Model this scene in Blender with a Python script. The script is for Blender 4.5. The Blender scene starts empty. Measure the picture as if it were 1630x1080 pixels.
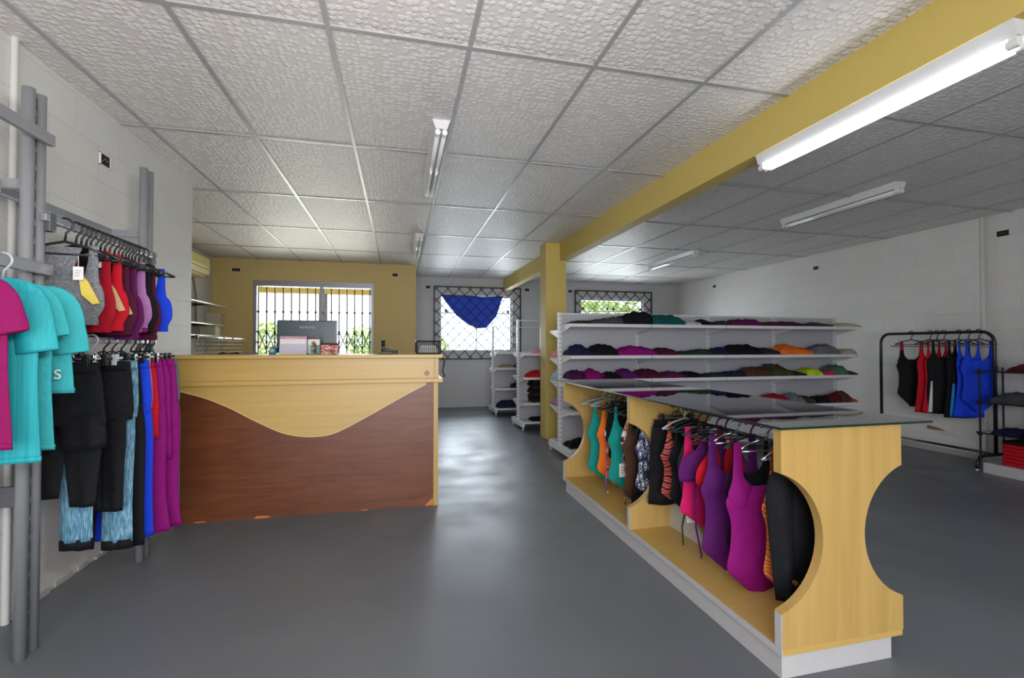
import bpy, bmesh, math, random
from mathutils import Vector, Matrix

C = bpy.context.scene.collection
PI = math.pi
FLOOR_Z, CEIL_Z, EYE = 0.0, 2.628, 1.233

# ------------------------------------------------------------------ camera
cam_d = bpy.data.cameras.new('camera')
cam_d.sensor_width = 36.0
cam_d.lens = 36.0 * 744.686 / 1630.0
cam_d.clip_start = 0.02
cam_d.clip_end = 300
cam = bpy.data.objects.new('camera', cam_d)
C.objects.link(cam)
yaw, pitch = math.radians(13.498), math.radians(0.901)
Fv = Vector((math.sin(yaw) * math.cos(pitch), math.cos(yaw) * math.cos(pitch), math.sin(pitch)))
Rv = Vector((math.cos(yaw), -math.sin(yaw), 0))
Uv = Rv.cross(Fv)
M = Matrix((Rv, Uv, -Fv)).transposed().to_4x4()
M.translation = Vector((0, 0, EYE))
cam.matrix_world = M
bpy.context.scene.camera = cam

# ------------------------------------------------------------------ view
vs = bpy.context.scene.view_settings
vs.view_transform = 'Standard'
vs.look = 'None'
vs.gamma = 1
vs.use_curve_mapping = False
vs.exposure = 0.3

# ------------------------------------------------------------------ world: bright hazy sky
W = bpy.data.worlds.new('sky')
bpy.context.scene.world = W
W.use_nodes = True
wn = W.node_tree
wn.nodes.clear()
wo = wn.nodes.new('ShaderNodeOutputWorld')
wb = wn.nodes.new('ShaderNodeBackground')
wb.inputs['Color'].default_value = (0.86, 0.93, 1.0, 1)
wb.inputs['Strength'].default_value = 2.6
wn.links.new(wb.outputs[0], wo.inputs[0])


def area(name, loc, rot, sx, sy, power, col=(1, 1, 1), spread=180):
    l = bpy.data.lights.new(name, 'AREA')
    l.shape = 'RECTANGLE'
    l.size, l.size_y = sx, sy
    l.energy = power
    l.color = col
    l.spread = math.radians(spread)
    o = bpy.data.objects.new(name, l)
    o.location = loc
    o.rotation_euler = rot
    C.objects.link(o)
    return o


# daylight entering by the open shop front behind the camera, and by the rear windows
area('shopfront_daylight', (0.1, -2.35, 1.25), (math.radians(90), 0, 0), 3.2, 2.2, 108, (0.98, 0.98, 1.0))
area('rear_window_daylight', (1.53, 9.75, 1.75), (math.radians(-72), 0, 0), 1.4, 1.1, 110, (0.85, 0.92, 1.0))
area('rear_window_daylight', (4.55, 9.75, 1.75), (math.radians(-80), 0, 0), 1.4, 1.1, 60, (0.9, 0.95, 1.0))
area('glass_door_daylight', (-1.35, 8.55, 1.35), (math.radians(-90), 0, 0), 1.7, 1.9, 72, (1.0, 0.95, 0.84))
# the photographer's flash, just above the camera
area('camera_flash', (0.05, -0.25, 1.60), (math.radians(90), 0, 0), 0.35, 0.25, 9, (1.0, 0.98, 0.96))
# and its light bounced up into the ceiling on the left
fl = area('bounced_flash', (0.3, 0.3, 1.75), (0, 0, 0), 0.3, 0.3, 26, (1.0, 0.98, 0.95))
fl.rotation_euler = Vector((0.62, -0.55, -0.42)).to_track_quat('Z', 'Y').to_euler()


# ------------------------------------------------------------------ materials
def lin(c):
    r = []
    for v in c:
        v = v / 255.0
        r.append(v / 12.92 if v <= 0.04045 else ((v + 0.055) / 1.055) ** 2.4)
    return (r[0], r[1], r[2], 1)


MATS = {}


def base(name):
    m = bpy.data.materials.new(name)
    m.use_nodes = True
    return m, m.node_tree, m.node_tree.nodes['Principled BSDF']


def mat(name, col, rough=0.6, metal=0.0, noise=0.0, nscale=20, bump=0.0, bscale=60, stretch=None, spec=None, var=0.06, coat=0):
    """plain surface with a little procedural variation of colour and relief"""
    if name in MATS:
        return MATS[name]
    m, t, b = base(name)
    L, N = t.links, t.nodes
    c = lin(col)
    b.inputs['Roughness'].default_value = rough
    b.inputs['Metallic'].default_value = metal
    if spec is not None:
        b.inputs['Specular IOR Level'].default_value = spec
    if coat:
        b.inputs['Coat Weight'].default_value = coat
    tc = N.new('ShaderNodeTexCoord')
    mp = N.new('ShaderNodeMapping')
    L.new(tc.outputs['Object'], mp.inputs[0])
    if stretch:
        mp.inputs['Scale'].default_value = stretch
    nz = N.new('ShaderNodeTexNoise')
    nz.inputs['Scale'].default_value = nscale
    nz.inputs['Detail'].default_value = 4
    L.new(mp.outputs[0], nz.inputs['Vector'])
    mx = N.new('ShaderNodeMix')
    mx.data_type = 'RGBA'
    v = noise if noise else var
    mx.inputs['A'].default_value = tuple(min(1, x * (1 + v)) for x in c[:3]) + (1,)
    mx.inputs['B'].default_value = tuple(x * (1 - v) for x in c[:3]) + (1,)
    L.new(nz.outputs['Fac'], mx.inputs['Factor'])
    L.new(mx.outputs['Result'], b.inputs['Base Color'])
    if bump:
        n2 = N.new('ShaderNodeTexNoise')
        n2.inputs['Scale'].default_value = bscale
        n2.inputs['Detail'].default_value = 3
        L.new(mp.outputs[0], n2.inputs['Vector'])
        bp = N.new('ShaderNodeBump')
        bp.inputs['Strength'].default_value = bump
        bp.inputs['Distance'].default_value = 0.01
        L.new(n2.outputs['Fac'], bp.inputs['Height'])
        L.new(bp.outputs[0], b.inputs['Normal'])
    MATS[name] = m
    return m


def ramp(t, fac, stops, interp='LINEAR'):
    r = t.nodes.new('ShaderNodeValToRGB')
    r.color_ramp.interpolation = interp
    e = r.color_ramp.elements
    while len(e) < len(stops):
        e.new(0.5)
    for i, (p, c) in enumerate(stops):
        e[i].position = p
        e[i].color = lin(c)
    t.links.new(fac, r.inputs[0])
    return r.outputs[0]


def m_block(name, col, axis):
    """painted concrete-block wall"""
    m, t, b = base(name)
    L, N = t.links, t.nodes
    tc = N.new('ShaderNodeTexCoord')
    sp = N.new('ShaderNodeSeparateXYZ')
    cb = N.new('ShaderNodeCombineXYZ')
    L.new(tc.outputs['Object'], sp.inputs[0])
    L.new(sp.outputs['Y' if axis == 'x' else 'X'], cb.inputs[0])
    L.new(sp.outputs['Z'], cb.inputs[1])
    br = N.new('ShaderNodeTexBrick')
    br.inputs['Scale'].default_value = 1.0
    br.inputs['Brick Width'].default_value = 0.40
    br.inputs['Row Height'].default_value = 0.20
    br.inputs['Mortar Size'].default_value = 0.004
    br.inputs['Mortar Smooth'].default_value = 0.6
    c = lin(col)
    br.inputs['Color1'].default_value = c
    br.inputs['Color2'].default_value = tuple(x * 0.97 for x in c[:3]) + (1,)
    br.inputs['Mortar'].default_value = tuple(x * 0.90 for x in c[:3]) + (1,)
    L.new(cb.outputs[0], br.inputs['Vector'])
    nz = N.new('ShaderNodeTexNoise')
    nz.inputs['Scale'].default_value = 3
    nz.inputs['Detail'].default_value = 6
    L.new(tc.outputs['Object'], nz.inputs['Vector'])
    mx = N.new('ShaderNodeMix')
    mx.data_type = 'RGBA'
    mx.blend_type = 'MULTIPLY'
    mx.inputs['Factor'].default_value = 0.12
    L.new(br.outputs['Color'], mx.inputs['A'])
    L.new(nz.outputs['Color'], mx.inputs['B'])
    L.new(mx.outputs['Result'], b.inputs['Base Color'])
    n2 = N.new('ShaderNodeTexNoise')
    n2.inputs['Scale'].default_value = 90
    L.new(tc.outputs['Object'], n2.inputs['Vector'])
    ad = N.new('ShaderNodeMath')
    ad.operation = 'MULTIPLY_ADD'
    ad.inputs[1].default_value = 0.15
    iv = N.new('ShaderNodeMath')
    iv.operation = 'SUBTRACT'
    iv.inputs[0].default_value = 1.0
    L.new(br.outputs['Fac'], iv.inputs[1])
    L.new(n2.outputs['Fac'], ad.inputs[0])
    L.new(iv.outputs[0], ad.inputs[2])
    bp = N.new('ShaderNodeBump')
    bp.inputs['Strength'].default_value = 0.35
    bp.inputs['Distance'].default_value = 0.006
    L.new(ad.outputs[0], bp.inputs['Height'])
    L.new(bp.outputs[0], b.inputs['Normal'])
    b.inputs['Roughness'].default_value = 0.55
    MATS[name] = m
    return m


def m_ceiling(name, col):
    m, t, b = base(name)
    L, N = t.links, t.nodes
    tc = N.new('ShaderNodeTexCoord')
    nz = N.new('ShaderNodeTexNoise')
    nz.inputs['Scale'].default_value = 9
    L.new(tc.outputs['Object'], nz.inputs['Vector'])
    mv = N.new('ShaderNodeMix')
    mv.data_type = 'VECTOR'
    mv.inputs['Factor'].default_value = 0.03
    L.new(tc.outputs['Object'], mv.inputs['A'])
    L.new(nz.outputs['Color'], mv.inputs['B'])
    vo = N.new('ShaderNodeTexVoronoi')
    vo.distance = 'EUCLIDEAN'
    vo.inputs['Scale'].default_value = 30
    vo.inputs['Randomness'].default_value = 0.5
    L.new(mv.outputs['Result'], vo.inputs['Vector'])
    wv = N.new('ShaderNodeTexNoise')
    wv.inputs['Scale'].default_value = 55
    wv.inputs['Detail'].default_value = 3
    L.new(tc.outputs['Object'], wv.inputs['Vector'])
    ad = N.new('ShaderNodeMath')
    ad.operation = 'MULTIPLY_ADD'
    ad.inputs[1].default_value = 0.55
    pl = N.new('ShaderNodeMapRange')
    pl.interpolation_type = 'SMOOTHSTEP'
    pl.inputs['From Min'].default_value = 0.36
    pl.inputs['From Max'].default_value = 0.60
    pl.inputs['To Min'].default_value = 1.0
    pl.inputs['To Max'].default_value = 0.0
    L.new(vo.outputs['Distance'], pl.inputs['Value'])
    L.new(wv.outputs['Fac'], ad.inputs[0])
    L.new(pl.outputs[0], ad.inputs[2])
    bp = N.new('ShaderNodeBump')
    bp.inputs['Strength'].default_value = 0.6
    bp.inputs['Distance'].default_value = 0.0045
    L.new(ad.outputs[0], bp.inputs['Height'])
    L.new(bp.outputs[0], b.inputs['Normal'])
    c = lin(col)
    mx = N.new('ShaderNodeMix')
    mx.data_type = 'RGBA'
    mx.inputs['A'].default_value = c
    mx.inputs['B'].default_value = tuple(x * 0.86 for x in c[:3]) + (1,)
    iv = N.new('ShaderNodeMath')
    iv.operation = 'SUBTRACT'
    iv.inputs[0].default_value = 1.0
    L.new(pl.outputs[0], iv.inputs[1])
    L.new(iv.outputs[0], mx.inputs['Factor'])
    L.new(mx.outputs['Result'], b.inputs['Base Color'])
    b.inputs['Roughness'].default_value = 0.5
    MATS[name] = m
    return m


def m_wood(name, c1, c2, scale=(1, 1, 12), rough=0.35, det=8, ns=3.0, dist=1.2):
    m, t, b = base(name)
    L, N = t.links, t.nodes
    tc = N.new('ShaderNodeTexCoord')
    mp = N.new('ShaderNodeMapping')
    mp.inputs['Scale'].default_value = scale
    L.new(tc.outputs['Object'], mp.inputs[0])
    nz = N.new('ShaderNodeTexNoise')
    nz.inputs['Scale'].default_value = ns
    nz.inputs['Detail'].default_value = det
    nz.inputs['Roughness'].default_value = 0.6
    nz.inputs['Distortion'].default_value = dist
    L.new(mp.outputs[0], nz.inputs['Vector'])
    o = ramp(t, nz.outputs['Fac'], [(0.3, c1), (0.7, c2)])
    L.new(o, b.inputs['Base Color'])
    b.inputs['Roughness'].default_value = rough
    MATS[name] = m
    return m


def m_floor():
    m, t, b = base('floor_paint')
    L, N = t.links, t.nodes
    tc = N.new('ShaderNodeTexCoord')
    nz = N.new('ShaderNodeTexNoise')
    nz.inputs['Scale'].default_value = 0.9
    nz.inputs['Detail'].default_value = 7
    L.new(tc.outputs['Object'], nz.inputs['Vector'])
    o = ramp(t, nz.outputs['Fac'], [(0.3, (97, 101, 107)), (0.7, (109, 113, 119))])
    L.new(o, b.inputs['Base Color'])
    n2 = N.new('ShaderNodeTexNoise')
    n2.inputs['Scale'].default_value = 2.5
    n2.inputs['Detail'].default_value = 8
    L.new(tc.outputs['Object'], n2.inputs['Vector'])
    mr = N.new('ShaderNodeMapRange')
    mr.inputs['From Min'].default_value = 0.3
    mr.inputs['From Max'].default_value = 0.7
    mr.inputs['To Min'].default_value = 0.34
    mr.inputs['To Max'].default_value = 0.52
    L.new(n2.outputs['Fac'], mr.inputs['Value'])
    L.new(mr.outputs[0], b.inputs['Roughness'])
    bp = N.new('ShaderNodeBump')
    bp.inputs['Strength'].default_value = 0.15
    bp.inputs['Distance'].default_value = 0.02
    L.new(n2.outputs['Fac'], bp.inputs['Height'])
    L.new(bp.outputs[0], b.inputs['Normal'])
    return m


def m_glass(name, tint=(0.9, 0.97, 0.95, 1), refl=1.0):
    m = bpy.data.materials.new(name)
    m.use_nodes = True
    t = m.node_tree
    t.nodes.clear()
    N, L = t.nodes, t.links
    o = N.new('ShaderNodeOutputMaterial')
    tr = N.new('ShaderNodeBsdfTransparent')
    tr.inputs[0].default_value = tint
    gl = N.new('ShaderNodeBsdfGlossy')
    gl.inputs['Roughness'].default_value = 0.02
    fr = N.new('ShaderNodeFresnel')
    fr.inputs[0].default_value = 1.45
    ml = N.new('ShaderNodeMath')
    ml.operation = 'MULTIPLY'
    ml.inputs[1].default_value = refl
    L.new(fr.outputs[0], ml.inputs[0])
    mx = N.new('ShaderNodeMixShader')
    L.new(ml.outputs[0], mx.inputs[0])
    L.new(tr.outputs[0], mx.inputs[1])
    L.new(gl.outputs[0], mx.inputs[2])
    L.new(mx.outputs[0], o.inputs[0])
    MATS[name] = m
    return m


def m_emit(name, col, s):
    m = bpy.data.materials.new(name)
    m.use_nodes = True
    t = m.node_tree
    t.nodes.clear()
    o = t.nodes.new('ShaderNodeOutputMaterial')
    e = t.nodes.new('ShaderNodeEmission')
    e.inputs[0].default_value = col
    e.inputs[1].default_value = s
    t.links.new(e.outputs[0], o.inputs[0])
    return m


def m_print(name, stops, scale=14, kind='voronoi', rough=0.7, stretch=(1, 1, 1), dist=0.0):
    """patterned cloth"""
    if name in MATS:
        return MATS[name]
    m, t, b = base(name)
    L, N = t.links, t.nodes
    tc = N.new('ShaderNodeTexCoord')
    mp = N.new('ShaderNodeMapping')
    mp.inputs['Scale'].default_value = stretch
    L.new(tc.outputs['Object'], mp.inputs[0])
    if kind == 'voronoi':
        x = N.new('ShaderNodeTexVoronoi')
        x.inputs['Scale'].default_value = scale
        nz = N.new('ShaderNodeTexNoise')
        nz.inputs['Scale'].default_value = scale * 0.4
        L.new(mp.outputs[0], nz.inputs['Vector'])
        mv = N.new('ShaderNodeMix')
        mv.data_type = 'VECTOR'
        mv.inputs['Factor'].default_value = 0.12
        L.new(mp.outputs[0], mv.inputs['A'])
        L.new(nz.outputs['Color'], mv.inputs['B'])
        L.new(mv.outputs['Result'], x.inputs['Vector'])
        f = N.new('ShaderNodeSeparateColor')
        L.new(x.outputs['Color'], f.inputs[0])
        f = f.outputs[0]
    elif kind == 'leaf':
        mp.inputs['Rotation'].default_value = (0, 0.6, 0)
        x = N.new('ShaderNodeTexVoronoi')
        x.inputs['Scale'].default_value = scale
        x.inputs['Randomness'].default_value = 0.8
        L.new(mp.outputs[0], x.inputs['Vector'])
        f = x.outputs['Distance']
    elif kind == 'wave':
        x = N.new('ShaderNodeTexWave')
        x.wave_type = 'RINGS'
        x.inputs['Scale'].default_value = scale
        x.inputs['Distortion'].default_value = dist
        x.inputs['Detail'].default_value = 2
        L.new(mp.outputs[0], x.inputs['Vector'])
        f = x.outputs['Fac']
    else:
        x = N.new('ShaderNodeTexNoise')
        x.inputs['Scale'].default_value = scale
        x.inputs['Detail'].default_value = 4
        x.inputs['Distortion'].default_value = dist
        L.new(mp.outputs[0], x.inputs['Vector'])
        f = x.outputs['Fac']
    o = ramp(t, f, stops, 'CONSTANT' if kind in ('voronoi', 'leaf') else 'LINEAR')
    L.new(o, b.inputs['Base Color'])
    b.inputs['Roughness'].default_value = rough
    MATS[name] = m
    return m


CLOTH = {
    'black': (17, 18, 22), 'charcoal': (42, 43, 46), 'dark grey': (66, 68, 72), 'grey': (104, 107, 112), 'navy': (24, 29, 62),
    'dark teal': (12, 78, 80), 'teal': (18, 140, 132), 'light teal': (58, 166, 172), 'sea teal': (10, 152, 160),
    'magenta': (134, 14, 110), 'hot pink': (212, 28, 104), 'pink': (124, 10, 78), 'burgundy': (74, 18, 46), 'plum': (92, 20, 78),
    'purple': (86, 24, 96), 'dark purple': (66, 20, 70), 'lilac': (164, 110, 164), 'red': (186, 20, 36), 'dark red': (158, 18, 36), 'maroon': (84, 22, 28),
    'royal blue': (26, 66, 214), 'blue': (28, 60, 150), 'orange': (232, 112, 34), 'rust': (168, 76, 34), 'dark green': (36, 58, 44), 'green': (70, 112, 84),
    'olive': (62, 62, 40), 'brown': (76, 50, 36), 'dark brown': (58, 40, 32), 'lime': (186, 214, 42), 'cream': (188, 176, 150), 'beige': (172, 156, 128),
    'white': (226, 226, 226), 'tan': (206, 176, 128), 'yellow': (222, 196, 92), 'pale pink': (232, 140, 160), 'pale blue': (150, 190, 206), 'cyan': (40, 140, 214),
}


def cloth(c):
    if c in ('clear',):
        return mat('clear_plastic_bag', (190, 192, 196), 0.15, bump=0.8, bscale=30)
    if c in MATS:
        return MATS[c]
    return mat('cloth_' + c.replace(' ', '_'), CLOTH[c], 0.75, bump=0.9, bscale=15, var=0.08, spec=0.18)


WHITE_STEEL = mat('white_enamel_steel', (214, 214, 216), 0.38, bump=0.02)
GREY_STEEL = mat('grey_painted_steel', (142, 144, 148), 0.3, 0.25, coat=0.5)
DARK_GREY = mat('dark_grey_steel', (92, 94, 98), 0.42, 0.4)
BLACK_P = mat('black_plastic', (26, 26, 28), 0.35)
BLACK_S = mat('black_painted_steel', (30, 28, 28), 0.32)
CHROME = mat('chrome', (190, 192, 196), 0.16, 1.0)
CLEARP = mat('clear_plastic', (176, 182, 188), 0.12, 0.0, coat=0.6)
WHITE_P = mat('white_plastic', (226, 226, 224), 0.4)
IVORY_P = mat('ivory_plastic', (222, 214, 170), 0.4)
PAPER = mat('white_paper', (224, 222, 218), 0.7)
GRILLE = mat('grille_iron', (58, 58, 62), 0.5, 0.3)
BEIGE = m_wood('beige_laminate', (176, 142, 80), (189, 155, 91), (14, 14, 0.7), 0.38, 3, 1.6, 0.3)
BEIGE_H = m_wood('beige_laminate_horizontal', (186, 152, 84), (196, 162, 92), (0.7, 14, 14), 0.36, 3, 1.6, 0.3)
BROWN_W = m_wood('brown_wood_laminate', (88, 42, 18), (116, 62, 30), (0.9, 1, 9), 0.36, 8, 2.2, 1.4)
EDGE_W = mat('pale_edge_band', (218, 188, 134), 0.4)
KICK = mat('white_laminate', (186, 184, 185), 0.45)
YELLOW = mat('yellow_paint', (204, 180, 98), 0.6, bump=0.08, bscale=120, var=0.03)
YELLOW_W = mat('yellow_wall_paint', (206, 182, 118), 0.6, bump=0.1, bscale=90, var=0.03)
GLASS = m_glass('window_glass', (0.97, 0.99, 1, 1), 0.8)
TABLE_GLASS = m_glass('table_glass', (0.80, 0.88, 0.86, 1), 1.5)
GLASS_EDGE = mat('glass_edge', (20, 46, 42), 0.15)
SHELF_GLASS = m_glass('shelf_glass', (0.72, 0.82, 0.80, 1), 2.0)
ALU = mat('grey_aluminium', (150, 152, 158), 0.4, 0.5)
DARK = mat('dark_cavity', (16, 14, 14), 0.8)
DENIM = m_print('denim', [(0.30, (40, 84, 112)), (0.5, (84, 134, 160)), (0.72, (150, 186, 202))], 90, 'noise', stretch=(2.4, 2.4, 0.25))
LEAF = m_print('navy_leaf_print', [(0.0, (26, 40, 84)), (0.14, (226, 228, 230)), (0.30, (26, 40, 84)), (0.44, (226, 228, 230)), (0.5, (26, 40, 84))], 30, 'leaf', stretch=(1.5, 1, 0.55))
TROPIC = m_print('tropical_orange_print', [(0.1, (240, 128, 36)), (0.45, (232, 96, 30)), (0.6, (44, 20, 34)), (0.75, (208, 96, 128)), (0.9, (244, 150, 60))], 9, 'wave', stretch=(1, 1, 0.9), dist=9)
FLORAL = m_print('floral_print', [(0.0, (226, 96, 44)), (0.25, (236, 226, 214)), (0.45, (40, 34, 44)), (0.6, (60, 130, 150)), (0.75, (210, 50, 60)), (0.9, (232, 190, 120))], 34)
PURPLEP = m_print('purple_floral_print', [(0.0, (128, 40, 140)), (0.4, (236, 228, 232)), (0.55, (150, 60, 160)), (0.75, (40, 30, 50)), (0.9, (214, 120, 190))], 34)
REDP = m_print('red_fern_print', [(0.1, (60, 20, 24)), (0.45, (206, 64, 50)), (0.6, (230, 150, 120)), (0.8, (150, 30, 50))], 9, 'wave', dist=8)
MESHG = m_print('grey_mesh_knit', [(0.0, (96, 98, 104)), (0.5, (126, 128, 134)), (0.8, (84, 86, 92))], 120)
RIB = m_print('teal_ribbed_knit', [(0.3, (6, 128, 138)), (0.7, (16, 158, 166))], 90, 'noise', stretch=(1.5, 1, 0.02))
MAGP = m_print('magazine_print', [(0.0, (190, 90, 90)), (0.3, (220, 205, 200)), (0.5, (80, 66, 74)), (0.7, (160, 120, 120)), (0.85, (230, 200, 120))], 60)


# ------------------------------------------------------------------ object helpers
def link(name, me, m, parent=None, loc=(0, 0, 0), rot=(0, 0, 0), smooth=False):
    if m is not None and not me.materials:
        for mm in (m if isinstance(m, (list, tuple)) else [m]):
            me.materials.append(mm)
    if smooth:
        for p in me.polygons:
            p.use_smooth = True
    o = bpy.data.objects.new(name, me)
    C.objects.link(o)
    o.location = loc
    o.rotation_euler = rot
    if parent:
        o.parent = parent
    return o


def obj(name, bm, m, parent=None, loc=(0, 0, 0), rot=(0, 0, 0), smooth=False):
    bmesh.ops.recalc_face_normals(bm, faces=bm.faces)
    me = bpy.data.meshes.new(name)
    bm.to_mesh(me)
    bm.free()
    return link(name, me, m, parent, loc, rot, smooth)


def thing(name, label, cat, loc=(0, 0, 0), rz=0.0, group=None):
    o = bpy.data.objects.new(name, None)
    C.objects.link(o)
    o.empty_display_size = 0.1
    o.location = loc
    o.rotation_euler = (0, 0, rz)
    o['label'] = label
    o['category'] = cat
    if group:
        o['group'] = group
    return o


def tag(o, label, cat, group=None, kind=None):
    o['label'] = label
    o['category'] = cat
    if group:
        o['group'] = group
    if kind:
        o['kind'] = kind
    return o


def struct(o, label=None):
    o['kind'] = 'structure'
    if label:
        o['label'] = label
    return o


def BM():
    return bmesh.new()


def box(bm, x0, x1, y0, y1, z0, z1, bev=0.0, mi=0):
    x0, x1 = min(x0, x1), max(x0, x1)
    y0, y1 = min(y0, y1), max(y0, y1)
    z0, z1 = min(z0, z1), max(z0, z1)
    v = [bm.verts.new(p) for p in ((x0, y0, z0), (x1, y0, z0), (x1, y1, z0), (x0, y1, z0), (x0, y0, z1), (x1, y0, z1), (x1, y1, z1), (x0, y1, z1))]
    fs = [bm.faces.new([v[i] for i in q]) for q in ((0, 3, 2, 1), (4, 5, 6, 7), (0, 1, 5, 4), (1, 2, 6, 5), (2, 3, 7, 6), (3, 0, 4, 7))]
    for f in fs:
        f.material_index = mi
    if bev:
        es = set()
        for f in fs:
            es.update(f.edges)
        bmesh.ops.bevel(bm, geom=list(es), offset=bev, segments=2, affect='EDGES', profile=0.7)
    return bm


def prism(bm, pts, axis, a, b):
    """closed polygon pts extruded along an axis from a to b; pts are the two other coordinates"""
    def P(p, t):
        if axis == 'y':
            return (p[0], t, p[1])
        if axis == 'x':
            return (t, p[0], p[1])
        return (p[0], p[1], t)
    v0 = [bm.verts.new(P(p, a)) for p in pts]
    v1 = [bm.verts.new(P(p, b)) for p in pts]
    n = len(pts)
    bm.faces.new(v0)
    bm.faces.new(v1[::-1])
    for i in range(n):
        bm.faces.new((v0[i], v1[i], v1[(i + 1) % n], v0[(i + 1) % n]))
    return bm


def tube(bm, pts, r, n=8, caps=True):
    pts = [Vector(p) for p in pts]
    rings = []
    up = None
    for i, p in enumerate(pts):
        if i == 0:
            t = pts[1] - p
        elif i == len(pts) - 1:
            t = p - pts[i - 1]
        else:
            t = (pts[i + 1] - p).normalized() + (p - pts[i - 1]).normalized()
        t.normalize()
        if up is None:
            a = Vector((0, 0, 1)) if abs(t.z) < 0.9 else Vector((1, 0, 0))
        else:
            a = up
        s = t.cross(a)
        if s.length < 1e-5:
            a = Vector((1, 0, 0))
            s = t.cross(a)
        s.normalize()
        u = s.cross(t).normalized()
        up = u
        rr = r[i] if isinstance(r, (list, tuple)) else r
        rings.append([bm.verts.new(p + s * (rr * math.cos(2 * PI * k / n)) + u * (rr * math.sin(2 * PI * k / n))) for k in range(n)])
    for a, b in zip(rings, rings[1:]):
        for k in range(n):
            bm.faces.new((a[k], a[(k + 1) % n], b[(k + 1) % n], b[k]))
    if caps:
        bm.faces.new(rings[0][::-1])
        bm.faces.new(rings[-1])
    return bm


def cyl(bm, p0, p1, r, n=14):
    return tube(bm, [p0, p1], r, n)


def arc(cx, cz, r, a0, a1, n=10, y=0):
    return [(cx + r * math.cos(math.radians(a0 + (a1 - a0) * i / n)), y, cz + r * math.sin(math.radians(a0 + (a1 - a0) * i / n))) for i in range(n + 1)]


def wall_holes(axis, pos, thick, a0, a1, z0, z1, holes):
    """wall slab from coordinate a0..a1 with rectangular openings (h0,h1,k0,k1)"""
    bm = BM()
    xs = sorted(set([a0, a1] + [h for q in holes for h in q[:2]]))
    zs = sorted(set([z0, z1] + [h for q in holes for h in q[2:]]))
    for i in range(len(xs) - 1):
        for j in range(len(zs) - 1):
            cx, cz = (xs[i] + xs[i + 1]) / 2, (zs[j] + zs[j + 1]) / 2
            if any(q[0] < cx < q[1] and q[2] < cz < q[3] for q in holes):
                continue
            if axis == 'y':
                box(bm, xs[i], xs[i + 1], pos, pos + thick, zs[j], zs[j + 1])
            else:
                box(bm, pos, pos + thick, xs[i], xs[i + 1], zs[j], zs[j + 1])
    bmesh.ops.remove_doubles(bm, verts=bm.verts, dist=1e-5)
    # drop the internal faces shared by neighbouring blocks
    seen = {}
    for f in list(bm.faces):
        k = tuple(sorted(v.index if v.index >= 0 else id(v) for v in f.verts))
    bm.verts.index_update()
    for f in bm.faces:
        k = tuple(sorted(v.index for v in f.verts))
        seen.setdefault(k, []).append(f)
    dead = [f for l in seen.values() if len(l) > 1 for f in l]
    bmesh.ops.delete(bm, geom=dead, context='FACES_ONLY')
    return bm


def text(name, s, size, m, parent, loc, rot, ext=0.0006):
    c = bpy.data.curves.new(name, 'FONT')
    c.body = s
    c.size = size
    c.extrude = ext
    c.align_x = 'CENTER'
    c.align_y = 'CENTER'
    tmp = bpy.data.objects.new('tmp', c)
    me = bpy.data.meshes.new_from_object(tmp)
    bpy.data.objects.remove(tmp)
    bpy.data.curves.remove(c)
    me.materials.clear()
    me.materials.append(m)
    o = bpy.data.objects.new(name, me)
    C.objects.link(o)
    o.location = loc
    o.rotation_euler = rot
    o.parent = parent
    return o


# ================================================================== THE ROOM
XL, XR, YB, YY = -1.709, 6.131, 9.48, 8.2      # left wall, right wall, rear wall, yellow wall
XREC, YC, YF = -2.86, 4.46, -2.5                # recess wall, end of the left wall, shop front
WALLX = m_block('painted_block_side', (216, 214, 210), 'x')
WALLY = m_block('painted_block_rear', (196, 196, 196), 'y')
CEIL = m_ceiling('embossed_ceiling_tile', (226, 221, 219))

fb = BM(); box(fb, XREC - 0.15, XR + 0.15, YF - 0.15, YB + 0.15, -0.1, 0.0)
struct(obj('floor', fb, m_floor()))
cb = BM(); box(cb, XREC - 0.15, XR + 0.15, YF - 0.15, YB + 0.15, CEIL_Z, CEIL_Z + 0.12)
ceil = struct(obj('ceiling', cb, CEIL))

# ceiling tees: left grid and right grid, 1.25 x 0.625 m tiles
TEE = mat('ceiling_tee', (168, 168, 170), 0.35, 0.2)
g = BM()
for i in range(-3, 6):
    x = -1.553 + i * 0.622
    y0 = YC if x < XL else YF
    if x < XREC or x > 2.08:
        continue
    box(g, x - 0.011, x + 0.011, y0, YB if x > 0.27 else YY, CEIL_Z - 0.006, CEIL_Z)
for j in range(-3, 7):
    y = 2.143 + j * 1.255
    if YF < y < YB:
        box(g, (XL if y < YC else XREC) if y < YY else 0.27, 2.09, y - 0.011, y + 0.011, CEIL_Z - 0.0065, CEIL_Z)
for i in range(-2, 4):
    x = 3.823 + i * 0.622
    if 2.3 < x < XR:
        box(g, x - 0.010, x + 0.010, YF, YB, CEIL_Z - 0.006, CEIL_Z)
for j in range(-3, 6):
    y = 2.212 + j * 1.255
    if YF < y < YB:
        box(g, 2.21, XR, y - 0.010, y + 0.010, CEIL_Z - 0.0065, CEIL_Z)
obj('ceiling_tee_grid', g, TEE, ceil)

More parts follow.
